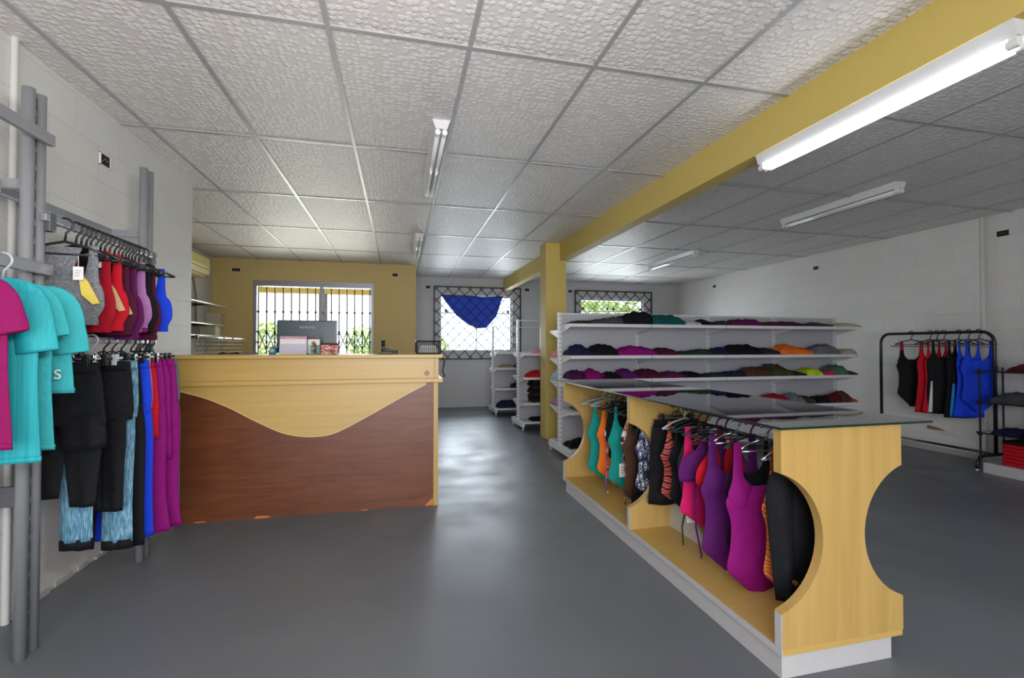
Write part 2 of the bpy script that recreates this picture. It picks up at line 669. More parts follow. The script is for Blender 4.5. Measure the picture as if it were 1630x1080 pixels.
wl = BM(); box(wl, XL - 0.15, XL, YF, YC, 0, CEIL_Z)
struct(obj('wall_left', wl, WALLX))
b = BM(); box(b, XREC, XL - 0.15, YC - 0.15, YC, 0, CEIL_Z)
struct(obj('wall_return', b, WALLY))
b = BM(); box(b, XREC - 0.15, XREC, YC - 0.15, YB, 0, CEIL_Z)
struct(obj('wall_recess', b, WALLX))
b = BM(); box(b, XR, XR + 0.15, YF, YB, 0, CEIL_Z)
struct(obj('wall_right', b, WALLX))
DX0, DX1, DZ = -2.27, -0.43, 2.29
struct(obj('wall_yellow', wall_holes('y', YY, 0.15, XREC, 0.27, 0, CEIL_Z, [(DX0, DX1, 0, DZ)]), YELLOW_W))
b = BM(); box(b, 0.12, 0.27, YY + 0.15, YB, 0, CEIL_Z)
struct(obj('wall_inner', b, WALLX))
W1 = (0.78, 2.28, 1.12, 2.275)
W2 = (3.80, 5.30, 1.12, 2.275)
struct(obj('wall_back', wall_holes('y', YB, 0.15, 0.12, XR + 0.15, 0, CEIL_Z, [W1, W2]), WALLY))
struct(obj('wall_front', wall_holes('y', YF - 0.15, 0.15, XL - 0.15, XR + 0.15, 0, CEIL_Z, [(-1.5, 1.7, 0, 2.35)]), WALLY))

# beam and column
b = BM(); box(b, 2.09, 2.21, YF, YB, 2.39, CEIL_Z)
struct(obj('trim_1', b, YELLOW), 'yellow painted ceiling beam running to the rear wall')
b = BM(); box(b, 1.89, 2.18, 5.95, 6.2, 0, CEIL_Z, 0.004)
struct(obj('trim_2', b, YELLOW), 'yellow painted square column under the ceiling beam')

# skirting of rough mortar along the left wall and rear wall
b = BM()
rnd = random.Random(3)
y = 0.5
while y < YC - 0.1:
    w = rnd.uniform(0.05, 0.16)
    box(b, XL, XL + rnd.uniform(0.004, 0.014), y, y + w, 0, rnd.uniform(0.006, 0.03), 0.002)
    y += w * rnd.uniform(0.8, 1.8)
struct(obj('baseboard_left', b, mat('mortar', (176, 174, 170), 0.8, bump=0.4)))
b = BM(); box(b, XR - 0.012, XR, YF, YB, 0, 0.06)
struct(obj('baseboard_right', b, mat('baseboard_cement', (170, 166, 162), 0.7, bump=0.2)))
# conduits
b = BM(); cyl(b, (XR - 0.014, 3.71, 0.06), (XR - 0.014, 3.71, CEIL_Z), 0.016)
struct(obj('trim_3', b, mat('painted_conduit', (200, 198, 194), 0.5)), 'white painted conduit on the right wall')
b = BM(); cyl(b, (XL + 0.012, 2.56, 0), (XL + 0.012, 2.56, CEIL_Z), 0.014)
struct(obj('trim_4', b, mat('painted_conduit', (200, 198, 194), 0.5)), 'white painted conduit on the left wall')


def junction_box(loc, face, label, w=0.085, h=0.05):
    """open wall box; face 'y' looks to -y, 'x+' looks to +x, 'x-' looks to -x"""
    rz = {'y': 0, 'x+': PI / 2, 'x-': -PI / 2}[face]
    t = thing('junction_box', label, 'junction box', loc, rz, 'open junction boxes high on the walls')
    f = BM()
    for a in ((-w / 2, w / 2, h / 2 - 0.005, h / 2), (-w / 2, w / 2, -h / 2, -h / 2 + 0.005), (-w / 2, -w / 2 + 0.005, -h / 2, h / 2), (w / 2 - 0.005, w / 2, -h / 2, h / 2)):
        box(f, a[0], a[1], -0.008, 0.0, a[2], a[3])
    obj('frame', f, WHITE_P, t)
    c = BM(); box(c, -w / 2 + 0.004, w / 2 - 0.004, -0.004, 0.0, -h / 2 + 0.004, h / 2 - 0.004)
    obj('cavity', c, DARK, t)
    k = BM(); tube(k, [(-w * 0.3, -0.005, -0.01), (-w * 0.1, -0.011, 0.008), (w * 0.1, -0.009, -0.004), (w * 0.3, -0.006, 0.01)], 0.0022, 6)
    obj('wire', k, mat('copper_wire', (150, 100, 50), 0.5), t)
    return t


junction_box((XL, 3.25, 2.335), 'x+', 'open dark junction box high on the white left wall above the clothes', 0.1, 0.075)
junction_box((-2.52, YY, 2.445), 'y', 'small junction box on the yellow wall, upper left of the glass door', 0.13, 0.06)
junction_box((-0.08, YY, 2.45), 'y', 'small junction box on the yellow wall, upper right of the glass door', 0.1, 0.06)
junction_box((0.55, YB, 2.42), 'y', 'junction box at the upper left corner of the window with the blue cloth', 0.1, 0.065)
junction_box((2.60, YB, 2.42), 'y', 'junction box just right of the window with the blue cloth', 0.11, 0.065)
junction_box((3.56, YB, 2.42), 'y', 'junction box between the yellow column and the right rear window', 0.1, 0.065)
junction_box((XR, 8.15, 2.435), 'x-', 'farthest junction box on the right wall, nearest the rear corner', 0.1, 0.06)
junction_box((XR, 5.80, 2.42), 'x-', 'middle junction box on the right wall, above the end of the long shelving', 0.1, 0.06)
junction_box((XR, 3.54, 2.415), 'x-', 'nearest junction box on the right wall, beside the white conduit', 0.115, 0.07)

# wall outlet on the yellow wall
t = thing('wall_outlet', 'grey wall outlet plate low on the yellow wall, right of the glass door', 'outlet', (-0.27, YY, 1.28))
b = BM(); box(b, -0.035, 0.035, -0.008, 0, -0.06, 0.06, 0.003); obj('plate', b, mat('grey_plate', (96, 94, 92), 0.5), t)
b = BM(); box(b, -0.02, 0.02, -0.012, -0.008, 0.005, 0.04); box(b, -0.02, 0.02, -0.012, -0.008, -0.04, -0.005); obj('socket', b, DARK, t)


# ---------------------------------------------------------------- glass door and folding grille
d = struct(thing('door_1', 'glazed aluminium double door', 'door', (0, 0, 0)))
del d['category']
fr = BM()
box(fr, DX0, DX1, YY - 0.03, YY + 0.10, DZ - 0.09, DZ)
box(fr, DX0, DX0 + 0.05, YY - 0.02, YY + 0.10, 0, DZ - 0.09)
box(fr, DX1 - 0.04, DX1, YY - 0.02, YY + 0.10, 0, DZ - 0.09)
box(fr, -1.29, -1.24, YY + 0.06, YY + 0.10, 0.0, DZ - 0.09)
box(fr, DX0 + 0.05, DX1 - 0.04, YY + 0.05, YY + 0.10, 0.0, 0.08)
obj('door_frame', fr, ALU, d)
b = BM(); box(b, DX0 + 0.05, -1.29, YY + 0.078, YY + 0.084, 0.08, DZ - 0.09); obj('door_pane', b, GLASS, d)
b = BM(); box(b, -1.24, DX1 - 0.04, YY + 0.078, YY + 0.084, 0.08, DZ - 0.09); obj('door_pane', b, GLASS, d)

t = thing('folding_security_grille', 'dark folding scissor security grille across the glass door in the yellow wall', 'security grille', (0, YY + 0.02, 0))
n = 15
xs = [DX0 + 0.07 + k * (DX1 - DX0 - 0.13) / (n - 1) for k in range(n)]
for k, x in enumerate(xs):
    b = BM()
    box(b, x - 0.009, x + 0.009, -0.008, 0.008, 0.03, DZ - 0.10)
    for z in (0.62, 1.30, 1.47, 1.79):
        box(b, x - 0.017, x + 0.017, -0.012, 0.012, z - 0.016, z + 0.016, 0.003)
    obj('bar', b, GRILLE, t)
for k in range(n - 1):
    b = BM()
    for (za, zb) in ((1.18, 1.47), (0.35, 0.62), (0.78, 1.10)):
        cyl(b, (xs[k], -0.012, za), (xs[k + 1], -0.012, zb), 0.008, 6)
        cyl(b, (xs[k], 0.012, zb), (xs[k + 1], 0.012, za), 0.008, 6)
    obj('scissor_link', b, GRILLE, t)
b = BM(); box(b, DX0 + 0.05, DX1 - 0.04, -0.015, 0.015, 0.0, 0.03); obj('track', b, GRILLE, t)

# ---------------------------------------------------------------- rear windows with lattice grates
for wi, (a0, a1, z0, z1) in enumerate((W1, W2)):
    w = struct(thing('window_%d' % (wi + 1), 'rear window with frosted aluminium frame', 'window', (0, 0, 0)))
    del w['category']
    f = BM()
    y0, y1 = YB + 0.05, YB + 0.11
    box(f, a0, a1, y0, y1, z1 - 0.04, z1); box(f, a0, a1, y0, y1, z0, z0 + 0.04)
    box(f, a0, a0 + 0.035, y0, y1, z0 + 0.04, z1 - 0.04); box(f, a1 - 0.035, a1, y0, y1, z0 + 0.04, z1 - 0.04)
    mid = (a0 + a1) / 2
    box(f, mid - 0.012, mid + 0.012, y0, y1, z0 + 0.04, (z0 + z1) / 2 + 0.2)
    if wi == 0:
        box(f, a0 + 0.035, a1 - 0.035, y0 + 0.01, y1 - 0.01, 1.90, 1.925)
    else:
        box(f, a0 + 0.035, a1 - 0.035, y0 + 0.01, y1 - 0.01, 1.985, 2.01)
    obj('window_frame', f, mat('window_frame_white', (196, 198, 200), 0.4), w)
    b = BM(); box(b, a0 + 0.035, a1 - 0.035, YB + 0.078, YB + 0.082, z0 + 0.04, z1 - 0.04); obj('window_pane', b, GLASS, w)
    s = BM(); box(s, a0, a1, YB, YB + 0.05, z0 - 0.0, z0 + 0.012); obj('window_sill', s, mat('window_sill_grey', (150, 152, 156), 0.5), w)
    t = thing('window_grate', ['black diamond-lattice iron grate over the rear window with the blue cloth',
                               'black diamond-lattice iron grate over the right rear window above the shelving'][wi], 'window grate', (0, YB - 0.02, 0), group=None)
    g0, g1, h0, h1 = [(0.655, 2.465, 0.965, 2.45), (3.66, 5.50, 0.965, 2.45)][wi]
    f = BM()
    box(f, g0, g1, -0.012, 0.012, h1 - 0.024, h1); box(f, g0, g1, -0.012, 0.012, h0, h0 + 0.024)
    box(f, g0, g0 + 0.024, -0.012, 0.012, h0 + 0.024, h1 - 0.024); box(f, g1 - 0.024, g1, -0.012, 0.012, h0 + 0.024, h1 - 0.024)
    obj('frame', f, GRILLE, t)
    lt = BM()
    p = 0.228
    cx0, cx1, cz0, cz1 = g0 + 0.012, g1 - 0.012, h0 + 0.012, h1 - 0.012
    kk = -12
    for k in range(-12, 20):
        for sgn in (1, -1):
            # line z = cz1 - sgn*(x - xk)
            xk = cx0 + k * p
            pts = []
            xa, xb = cx0, cx1
            za = cz1 - sgn * (xa - xk) if sgn == 1 else cz0 + (xa - xk)
            zb = cz1 - sgn * (xb - xk) if sgn == 1 else cz0 + (xb - xk)
            # clip the segment in z
            def clip(xa, za, xb, zb):
                for zl, up in ((cz1, True), (cz0, False)):
                    ina = za <= zl if up else za >= zl
                    inb = zb <= zl if up else zb >= zl
                    if not ina and not inb:
                        return None
                    if ina != inb:
                        tt = (zl - za) / (zb - za)
                        xi = xa + tt * (xb - xa)
                        if ina:
                            xb, zb = xi, zl
                        else:
                            xa, za = xi, zl
                return xa, za, xb, zb
            r = clip(xa, za, xb, zb)
            if r and abs(r[2] - r[0]) > 0.03:
                cyl(lt, (r[0], 0.004 * sgn, r[1]), (r[2], 0.004 * sgn, r[3]), 0.0078, 6)
    obj('lattice', lt, GRILLE, t)
    for sx in ((g0 + 0.25, 1.95), (g1 - 0.28, 1.95)) if wi == 0 else ((g0 + 0.18, 2.05), (g0 + 0.75, 2.05), (g0 + 0.9, 2.05), (g1 - 0.3, 2.05)):
        b = BM(); box(b, sx[0] - 0.03, sx[0] + 0.03, -0.014, 0.014, sx[1] - 0.03, sx[1] + 0.03, 0.003); obj('lock_plate', b, DARK_GREY, t)

# blue cloth hung between the grate and the pane
bm = BM()
top = [(0.75, 2.36), (0.95, 2.33), (1.30, 2.335), (1.45, 2.27), (1.70, 2.245), (1.93, 2.27), (2.10, 2.315)]
bot = [(0.77, 2.33), (0.90, 2.13), (1.12, 1.86), (1.35, 1.68), (1.55, 1.60), (1.74, 1.615), (1.95, 1.86)]
def interp(l, u):
    k = u * (len(l) - 1)
    i = min(int(k), len(l) - 2)
    f = k - i
    return (l[i][0] * (1 - f) + l[i + 1][0] * f, l[i][1] * (1 - f) + l[i + 1][1] * f)
rows = []
for i in range(61):
    u = i / 60
    a, c = interp(top, u), interp(bot, u)
    col = []
    for j in range(31):
        v = j / 30
        sag = 0.0
        x = a[0] * (1 - v) + c[0] * v
        z = a[1] * (1 - v) + c[1] * v
        y = 0.006 * math.sin(u * 38 + v * 5) + 0.005 * math.sin((u + v) * 21)
        col.append(bm.verts.new((x, YB + 0.018 + y, z)))
    rows.append(col)
for a, c in zip(rows, rows[1:]):
    for j in range(30):
        bm.faces.new((a[j], a[j + 1], c[j + 1], c[j]))
m, tt, bb = base('blue_sheer_cloth')
bb.inputs['Base Color'].default_value = lin((52, 84, 160))
bb.inputs['Roughness'].default_value = 0.7
tl = tt.nodes.new('ShaderNodeBsdfTranslucent'); tl.inputs[0].default_value = lin((44, 80, 160))
mx = tt.nodes.new('ShaderNodeMixShader'); mx.inputs[0].default_value = 0.26
tt.links.new(bb.outputs[0], mx.inputs[1]); tt.links.new(tl.outputs[0], mx.inputs[2])
tt.links.new(mx.outputs[0], tt.nodes['Material Output'].inputs[0])
bc = obj('hanging_cloth', bm, m, smooth=True)
md = bc.modifiers.new('s', 'SOLIDIFY'); md.thickness = 0.0015
tag(bc, 'sagging royal blue cloth hung inside the grate of the left rear window', 'cloth')


# ---------------------------------------------------------------- ceiling lights
TUBE_OFF = mat('fluorescent_tube_off', (226, 226, 226), 0.2)
TUBE_ON = m_emit('fluorescent_tube_lit', (0.92, 0.97, 1, 1), 15.0)


def fixture(x, y0, y1, ztop, label, lit=False):
    t = thing('ceiling_light', label, 'ceiling light', (x, y0, ztop), 0, 'twin-tube fluorescent ceiling fittings')
    L_ = y1 - y0
    b = BM()
    prism(b, [(-0.055, 0), (-0.035, -0.055), (0.035, -0.055), (0.055, 0)], 'y', 0, L_)
    obj('housing', b, WHITE_STEEL, t)
    for s in (-1, 1):
        b = BM(); cyl(b, (s * 0.021, 0.045, -0.076), (s * 0.021, L_ - 0.045, -0.076), 0.0135 if not lit else 0.0165, 12)
        obj('tube', b, TUBE_ON if lit else TUBE_OFF, t, smooth=True)
        for yy in (0.02, L_ - 0.02):
            b = BM()
            cyl(b, (s * 0.021, yy - 0.017, -0.076), (s * 0.021, yy + 0.017, -0.076), 0.017, 12)
            box(b, s * 0.021 - 0.010, s * 0.021 + 0.010, yy - 0.012, yy + 0.012, -0.07, -0.05)
            obj('lamp_holder', b, WHITE_P, t)
    return t


fixture(0.245, 2.88, 4.12, CEIL_Z, 'unlit twin-tube fitting on the ceiling, nearest one above the counter side')
fixture(0.235, 5.85, 7.08, CEIL_Z, 'unlit twin-tube fitting on the ceiling near the yellow rear wall')
fixture(2.15, 1.17, 2.40, 2.39, 'lit white fluorescent fitting fixed under the yellow beam', True)
fixture(4.12, 3.06, 4.30, CEIL_Z, 'unlit twin-tube fitting on the dark right ceiling, nearer one')
fixture(4.17, 5.95, 7.22, CEIL_Z, 'unlit twin-tube fitting on the right ceiling, farther one near the rear windows')

# ================================================================== COUNTER
CX0, CX1, CY = -1.515, 0.292, 3.69
t = thing('service_counter', 'wood service counter with brown front and wavy beige panel', 'counter', ((CX0 + CX1) / 2, CY, 0), math.radians(-0.6))
hw = (CX1 - CX0) / 2
DEP = 0.46
b = BM(); box(b, -hw, hw - 0.035, 0.012, 0.03, 0.0, 0.955); obj('front_panel', b, BROWN_W, t)
# beige wave: upper edge straight, lower edge the curve
N_ = 48
ctrl = [(-1.0, 0.932), (-0.80, 0.875), (-0.62, 0.80), (-0.45, 0.71), (-0.25, 0.615), (-0.10, 0.58), (0.05, 0.575), (0.18, 0.60), (0.38, 0.69), (0.58, 0.79), (0.76, 0.88), (0.90, 0.945)]
def cat(l, u):
    k = u * (len(l) - 1)
    i = min(int(k), len(l) - 2)
    f = k - i
    p0, p1, p2, p3 = l[max(i - 1, 0)], l[i], l[i + 1], l[min(i + 2, len(l) - 1)]
    return tuple(0.5 * ((2 * p1[q]) + (-p0[q] + p2[q]) * f + (2 * p0[q] - 5 * p1[q] + 4 * p2[q] - p3[q]) * f * f + (-p0[q] + 3 * p1[q] - 3 * p2[q] + p3[q]) * f ** 3) for q in range(len(p1)))
curve = [cat(ctrl, i / N_) for i in range(N_ + 1)]
pts = [(x * hw, z) for x, z in curve]
poly = pts + [(pts[-1][0], 0.955), (pts[0][0], 0.955)]
b = BM(); prism(b, poly, 'y', 0.0, 0.012); obj('wave_panel', b, BEIGE_H, t)
b = BM()
prev = None
for x, z in pts:
    q = [b.verts.new((x, -0.002, z)), b.verts.new((x, 0.012, z)), b.verts.new((x, 0.012, z - 0.006)), b.verts.new((x, -0.002, z - 0.006))]
    if prev:
        for k in range(4):
            b.faces.new((prev[k], prev[(k + 1) % 4], q[(k + 1) % 4], q[k]))
    prev = q
obj('wave_edge_band', b, EDGE_W, t)
b = BM(); box(b, hw - 0.035, hw, 0.0, DEP, 0.0, 0.955, 0.002); obj('side_panel', b, BEIGE, t)
b = BM(); box(b, -hw, -hw + 0.02, 0.03, DEP, 0.0, 0.955); obj('side_panel', b, BEIGE, t)
b = BM(); box(b, -hw - 0.03, hw + 0.035, -0.03, DEP, 0.955, 0.985, 0.004); obj('ledge', b, BEIGE_H, t)
b = BM(); box(b, -hw - 0.02, hw - 0.025, 0.02, 0.04, 0.985, 1.145); obj('upper_panel', b, BEIGE_H, t)
b = BM(); box(b, hw - 0.03, hw + 0.005, 0.005, DEP, 0.985, 1.145, 0.002); obj('upper_side', b, BEIGE, t)
b = BM(); box(b, -hw - 0.05, hw + 0.035, -0.03, DEP + 0.02, 1.145, 1.17, 0.004); obj('worktop', b, BEIGE_H, t)
b = BM(); tube(b, [(hw - 0.085, 0.020, 1.025), (hw - 0.085, 0.010, 1.025)], 0.019, 20); obj('round_emblem', b, mat('bronze_disc', (70, 56, 40), 0.35, 0.6), t)
b = BM()
for zz in (1.015, 1.025, 1.035):
    box(b, hw - 0.098, hw - 0.072, 0.0085, 0.0105, zz - 0.0015, zz + 0.0015)
obj('emblem_marking', b, mat('emblem_light', (190, 180, 160), 0.5), t)
# chips in the laminate
b = BM()
prism(b, [(hw - 0.10, 0.0), (hw - 0.036, 0.0), (hw - 0.036, 0.055), (hw - 0.06, 0.04)], 'y', 0.0105, 0.0125)
prism(b, [(-0.40, 0.0), (-0.29, 0.0), (-0.31, 0.012), (-0.38, 0.015)], 'y', 0.0105, 0.0125)
prism(b, [(-0.78, 0.0), (-0.70, 0.0), (-0.71, 0.006), (-0.77, 0.007)], 'y', 0.0105, 0.0125)
prism(b, [(0.33, 0.0), (0.39, 0.0), (0.38, 0.006), (0.34, 0.007)], 'y', 0.0105, 0.0125)
obj('chipped_laminate', b, mat('raw_chipboard', (196, 120, 66), 0.8, bump=0.3), t)

TOPZ = 1.17
# monitor seen from behind
t = thing('monitor', 'black flat monitor on the counter, its back to the shop', 'monitor', (-0.72, 4.03, TOPZ))
b = BM(); box(b, -0.225, 0.225, 0, 0.035, 0.012, 0.272, 0.010); obj('casing', b, mat('monitor_back', (44, 58, 68), 0.3), t)
b = BM(); box(b, -0.20, 0.20, 0.0355, 0.038, 0.03, 0.255); obj('screen', b, DARK, t)
b = BM(); box(b, -0.10, 0.10, -0.02, 0.10, 0.0, 0.012, 0.004); obj('stand', b, BLACK_P, t)
text('lettering', 'SAMSUNG', 0.026, mat('monitor_logo', (150, 160, 166), 0.4), t, (0.0, -0.0012, 0.214), (PI / 2, 0, 0))
# desk calendar
t = thing('desk_calendar', 'pink and white desk calendar leaning before the monitor', 'calendar', (-0.806, 3.93, TOPZ))
tl = math.radians(-8)
b = BM(); box(b, -0.098, 0.098, 0, 0.004, 0, 0.142); obj('page', b, mat('calendar_page', (196, 190, 206), 0.7), t, rot=(tl, 0, 0))
b = BM(); box(b, -0.098, 0.098, -0.0012, 0, 0.115, 0.137); obj('header_band', b, mat('calendar_header', (206, 116, 146), 0.7), t, rot=(tl, 0, 0))
b = BM()
for k in range(8):
    x = -0.085 + k * 0.0235
    box(b, x, x + 0.0012, -0.001, 0, 0.012, 0.11)
for k in range(6):
    z = 0.012 + k * 0.0195
    box(b, -0.085, 0.081, -0.001, 0, z, z + 0.0012)
obj('day_grid', b, mat('calendar_lines', (150, 146, 176), 0.7), t, rot=(tl, 0, 0))
b = BM(); box(b, -0.098, 0.098, -0.001, 0.0, 0.0, 0.006); obj('yellow_edge', b, mat('calendar_yellow', (220, 200, 90), 0.7), t, rot=(tl, 0, 0))
text('lettering', 'Orçamentos', 0.018, PAPER, t, (0, -0.0215, 0.1245), (PI / 2 + tl, 0, 0))
b = BM(); box(b, -0.095, 0.095, 0.02, 0.024, 0, 0.12); obj('easel_back', b, PAPER, t, rot=(math.radians(6), 0, 0))
# leaflet holder
t = thing('leaflet_holder', 'clear holder with picture cards between calendar and magazine', 'leaflet holder', (-0.655, 3.93, TOPZ))
b = BM(); box(b, -0.05, 0.05, -0.006, -0.003, 0.0, 0.075); box(b, -0.05, 0.05, 0.03, 0.033, 0, 0.115); box(b, -0.05, -0.047, -0.006, 0.033, 0, 0.075); box(b, 0.047, 0.05, -0.006, 0.033, 0, 0.075); box(b, -0.05, 0.05, -0.006, 0.033, 0, 0.003)
obj('holder', b, SHELF_GLASS, t)
b = BM(); box(b, -0.044, 0.044, 0.0, 0.012, 0.003, 0.118); obj('card_stack', b, PAPER, t)
b = BM(); prism(b, [(0.022 * math.cos(a * PI / 9), 0.075 + 0.028 * math.sin(a * PI / 9)) for a in range(10)] + [(-0.022, 0.01), (0.022, 0.01)], 'y', -0.0016, 0.0); obj('printed_picture', b, MAGP, t)
b = BM(); cyl(b, (-0.012, 0.018, 0.06), (-0.014, 0.018, 0.145), 0.004, 8); obj('red_pen', b, cloth('red'), t)
b = BM(); cyl(b, (0.04, 0.02, 0.06), (0.042, 0.02, 0.155), 0.0025, 8); obj('grey_pen', b, DARK_GREY, t)
# magazine box
t = thing('magazine_box', 'low printed box of leaflets at the right foot of the monitor', 'box', (-0.542, 3.94, TOPZ))
b = BM(); box(b, -0.066, 0.066, 0.0, 0.03, 0.0, 0.087, 0.002); obj('body', b, MAGP, t)
b = BM(); box(b, -0.066, 0.066, -0.002, 0.0, 0.074, 0.087); obj('red_band', b, cloth('maroon'), t)
# tape dispenser
t = thing('tape_dispenser', 'small teal tape dispenser at the left of the desk calendar', 'tape dispenser', (-0.945, 3.90, TOPZ))
b = BM(); prism(b, [(-0.026, 0), (0.024, 0), (0.024, 0.05), (0.012, 0.056), (-0.014, 0.055), (-0.026, 0.02)], 'y', 0, 0.05); obj('body', b, mat('teal_plastic', (20, 96, 122), 0.35), t)
b = BM(); tube(b, [(0, -0.006, 0.03), (0, 0.056, 0.03)], 0.014, 16); obj('tape_roll', b, mat('tape_grey', (150, 170, 180), 0.4), t)
# telephone handset
t = thing('telephone', 'dark telephone handset lying on the counter, right of the monitor', 'telephone', (-0.10, 3.96, TOPZ))
b = BM(); box(b, -0.07, 0.09, -0.05, 0.08, 0, 0.012, 0.005); obj('base', b, BLACK_P, t)
b = BM(); tube(b, [(-0.045, 0, 0.035), (-0.02, 0, 0.036), (0.02, 0, 0.028), (0.06, 0, 0.020), (0.085, 0, 0.018)], [0.018, 0.015, 0.010, 0.010, 0.014], 10); obj('handset', b, mat('phone_dark', (36, 52, 62), 0.3), t, smooth=True)
# black wire tray
t = thing('wire_tray', 'black wire mesh tray with papers at the right end of the counter', 'tray', (0.232, 3.93, TOPZ))
b = BM()
X0, X1, Y0, Y1, Z1 = -0.10, 0.09, -0.09, 0.09, 0.105
for p, q in (((X0, Y0), (X1, Y0)), ((X1, Y0), (X1, Y1)), ((X1, Y1), (X0, Y1)), ((X0, Y1), (X0, Y0))):
    for z in (0.006, Z1):
        cyl(b, (p[0], p[1], z), (q[0], q[1], z), 0.006, 8)
    cyl(b, (p[0], p[1], 0.006), (p[0], p[1], Z1), 0.006, 8)
obj('frame', b, BLACK_P, t)
b = BM()
for k in range(1, 12):
    x = X0 + k * (X1 - X0) / 12
    cyl(b, (x, Y0, 0.006), (x, Y0, Z1), 0.0016, 6); cyl(b, (x, Y1, 0.006), (x, Y1, Z1), 0.0016, 6)
for k in range(1, 8):
    z = 0.006 + k * (Z1 - 0.006) / 8
    cyl(b, (X0, Y0, z), (X1, Y0, z), 0.0014, 6); cyl(b, (X1, Y0, z), (X1, Y1, z), 0.0014, 6); cyl(b, (X0, Y0, z), (X0, Y1, z), 0.0014, 6)
obj('wire_mesh', b, BLACK_P, t)
b = BM()
for k in range(7):
    box(b, -0.08 + 0.002 * k, 0.07 - 0.003 * k, -0.07, 0.07, 0.012 + k * 0.009, 0.018 + k * 0.009)
pp = obj('paper_stack', b, PAPER)
pp.location = (0.232, 3.93, TOPZ)
tag(pp, 'white papers lying inside the black wire tray on the counter', 'papers')
# cables and cloth scraps hanging at the counter's right end
b = BM()
tube(b, [(0.335, 3.80, 1.142), (0.352, 3.80, 1.11), (0.345, 3.81, 1.07), (0.338, 3.80, 1.03), (0.352, 3.80, 1.0), (0.345, 3.80, 0.987)], 0.007, 8)
tag(obj('power_cable', b, BLACK_P, smooth=True), 'black looped cable hanging at the right end of the counter', 'cable')

# ================================================================== LAMINATE DISPLAY ISLAND
IX0, IX1, IY0, IY1 = 1.362, 1.928, 1.445, 3.80
isl = thing('display_island', 'beige laminate display island with concave dividers and glass top', 'display island', (IX0, IY0, 0))
w = IX1 - IX0
ln = IY1 - IY0
b = BM(); box(b, 0.018, w - 0.03, 0.025, ln - 0.02, 0, 0.10); obj('kick_base', b, KICK, isl)
b = BM(); box(b, 0.0, w - 0.005, 0.0, ln, 0.10, 0.122, 0.001); obj('deck', b, BEIGE_H, isl)
b = BM(); box(b, -0.004, 0.0, 0.0, ln, 0.098, 0.124); obj('deck_edge_band', b, KICK, isl)


def divider_poly():
    P = [(0, 0.122), (w, 0.122), (w, 0.255)]
    # concave right side
    chord0, chord1, dep = 0.255, 0.765, 0.185
    h2 = (chord1 - chord0) / 2
    R = (h2 * h2 + dep * dep) / (2 * dep)
    a = math.asin(min(1, h2 / R)) if dep < R else PI - math.asin(h2 / R)
    cx = w - dep + R
    for i in range(1, 28):
        an = -a + 2 * a * i / 28
        P.append((cx - R * math.cos(an), (chord0 + chord1) / 2 + R * math.sin(an)))
    P += [(w, 0.765), (w, 0.925), (0, 0.925), (0, 0.765)]
    cx = dep - R
    for i in range(1, 28):
        an = a - 2 * a * i / 28
        P.append((cx + R * math.cos(an), (chord0 + chord1) / 2 + R * math.sin(an)))
    P.append((0, 0.255))
    return P


for k, y in enumerate((0.0, 1.16, ln - 0.036)):
    b = BM(); prism(b, divider_poly(), 'y', y, y + 0.036)
    b.normal_update()
    bmesh.ops.triangulate(b, faces=[f for f in b.faces if len(f.verts) > 4])
    dv = obj('divider', b, BEIGE, isl)
    b = BM(); box(b, -0.003, 0.0, y + 0.002, y + 0.034, 0.125, 0.25); obj('divider_edge', b, KICK, dv)
for y0, y1 in ((0.036, 1.16), (1.196, ln - 0.036)):
    b = BM(); cyl(b, (w / 2, y0, 0.868), (w / 2, y1, 0.868), 0.0125, 14); obj('hanging_rail', b, CHROME, isl, smooth=True)
b = BM(); prism(b, [(1.16, 0.122), (0.86, 0.122), (0.86, 0.19), (1.13, 0.345), (1.16, 0.345)], 'x', 0.27, 0.285); obj('brace_board', b, KICK, isl)
b = BM()
for y in (0.018, 1.178, ln - 0.018):
    for x in (0.06, w - 0.06):
        cyl(b, (x, y, 0.925), (x, y, 0.932), 0.012, 12)
obj('glass_pad', b, CLEARP, isl)
# glass top, in two sheets
GZ = 0.932
for k, (y0, y1) in enumerate(((-0.035, 1.165), (1.171, ln + 0.07))):
    x0, x1 = -0.03, w + 0.115
    b = BM(); box(b, x0 + 0.002, x1 - 0.002, y0 + 0.002, y1 - 0.002, GZ, GZ + 0.008); gs = obj('glass_sheet', b, TABLE_GLASS, isl)
    b = BM()
    box(b, x0, x1, y0, y0 + 0.002, GZ, GZ + 0.008); box(b, x0, x1, y1 - 0.002, y1, GZ, GZ + 0.008)
    box(b, x0, x0 + 0.002, y0 + 0.002, y1 - 0.002, GZ, GZ + 0.008); box(b, x1 - 0.002, x1, y0 + 0.002, y1 - 0.002, GZ, GZ + 0.008)
    obj('glass_edge', b, GLASS_EDGE, gs)


# ================================================================== GONDOLA SHELVING
def slot_upright(bm_post, bm_slot, x, y, z0, z1, w=0.03, d=0.06):
    box(bm_post, x - w / 2, x + w / 2, y - d / 2, y + d / 2, z0, z1, 0.003)


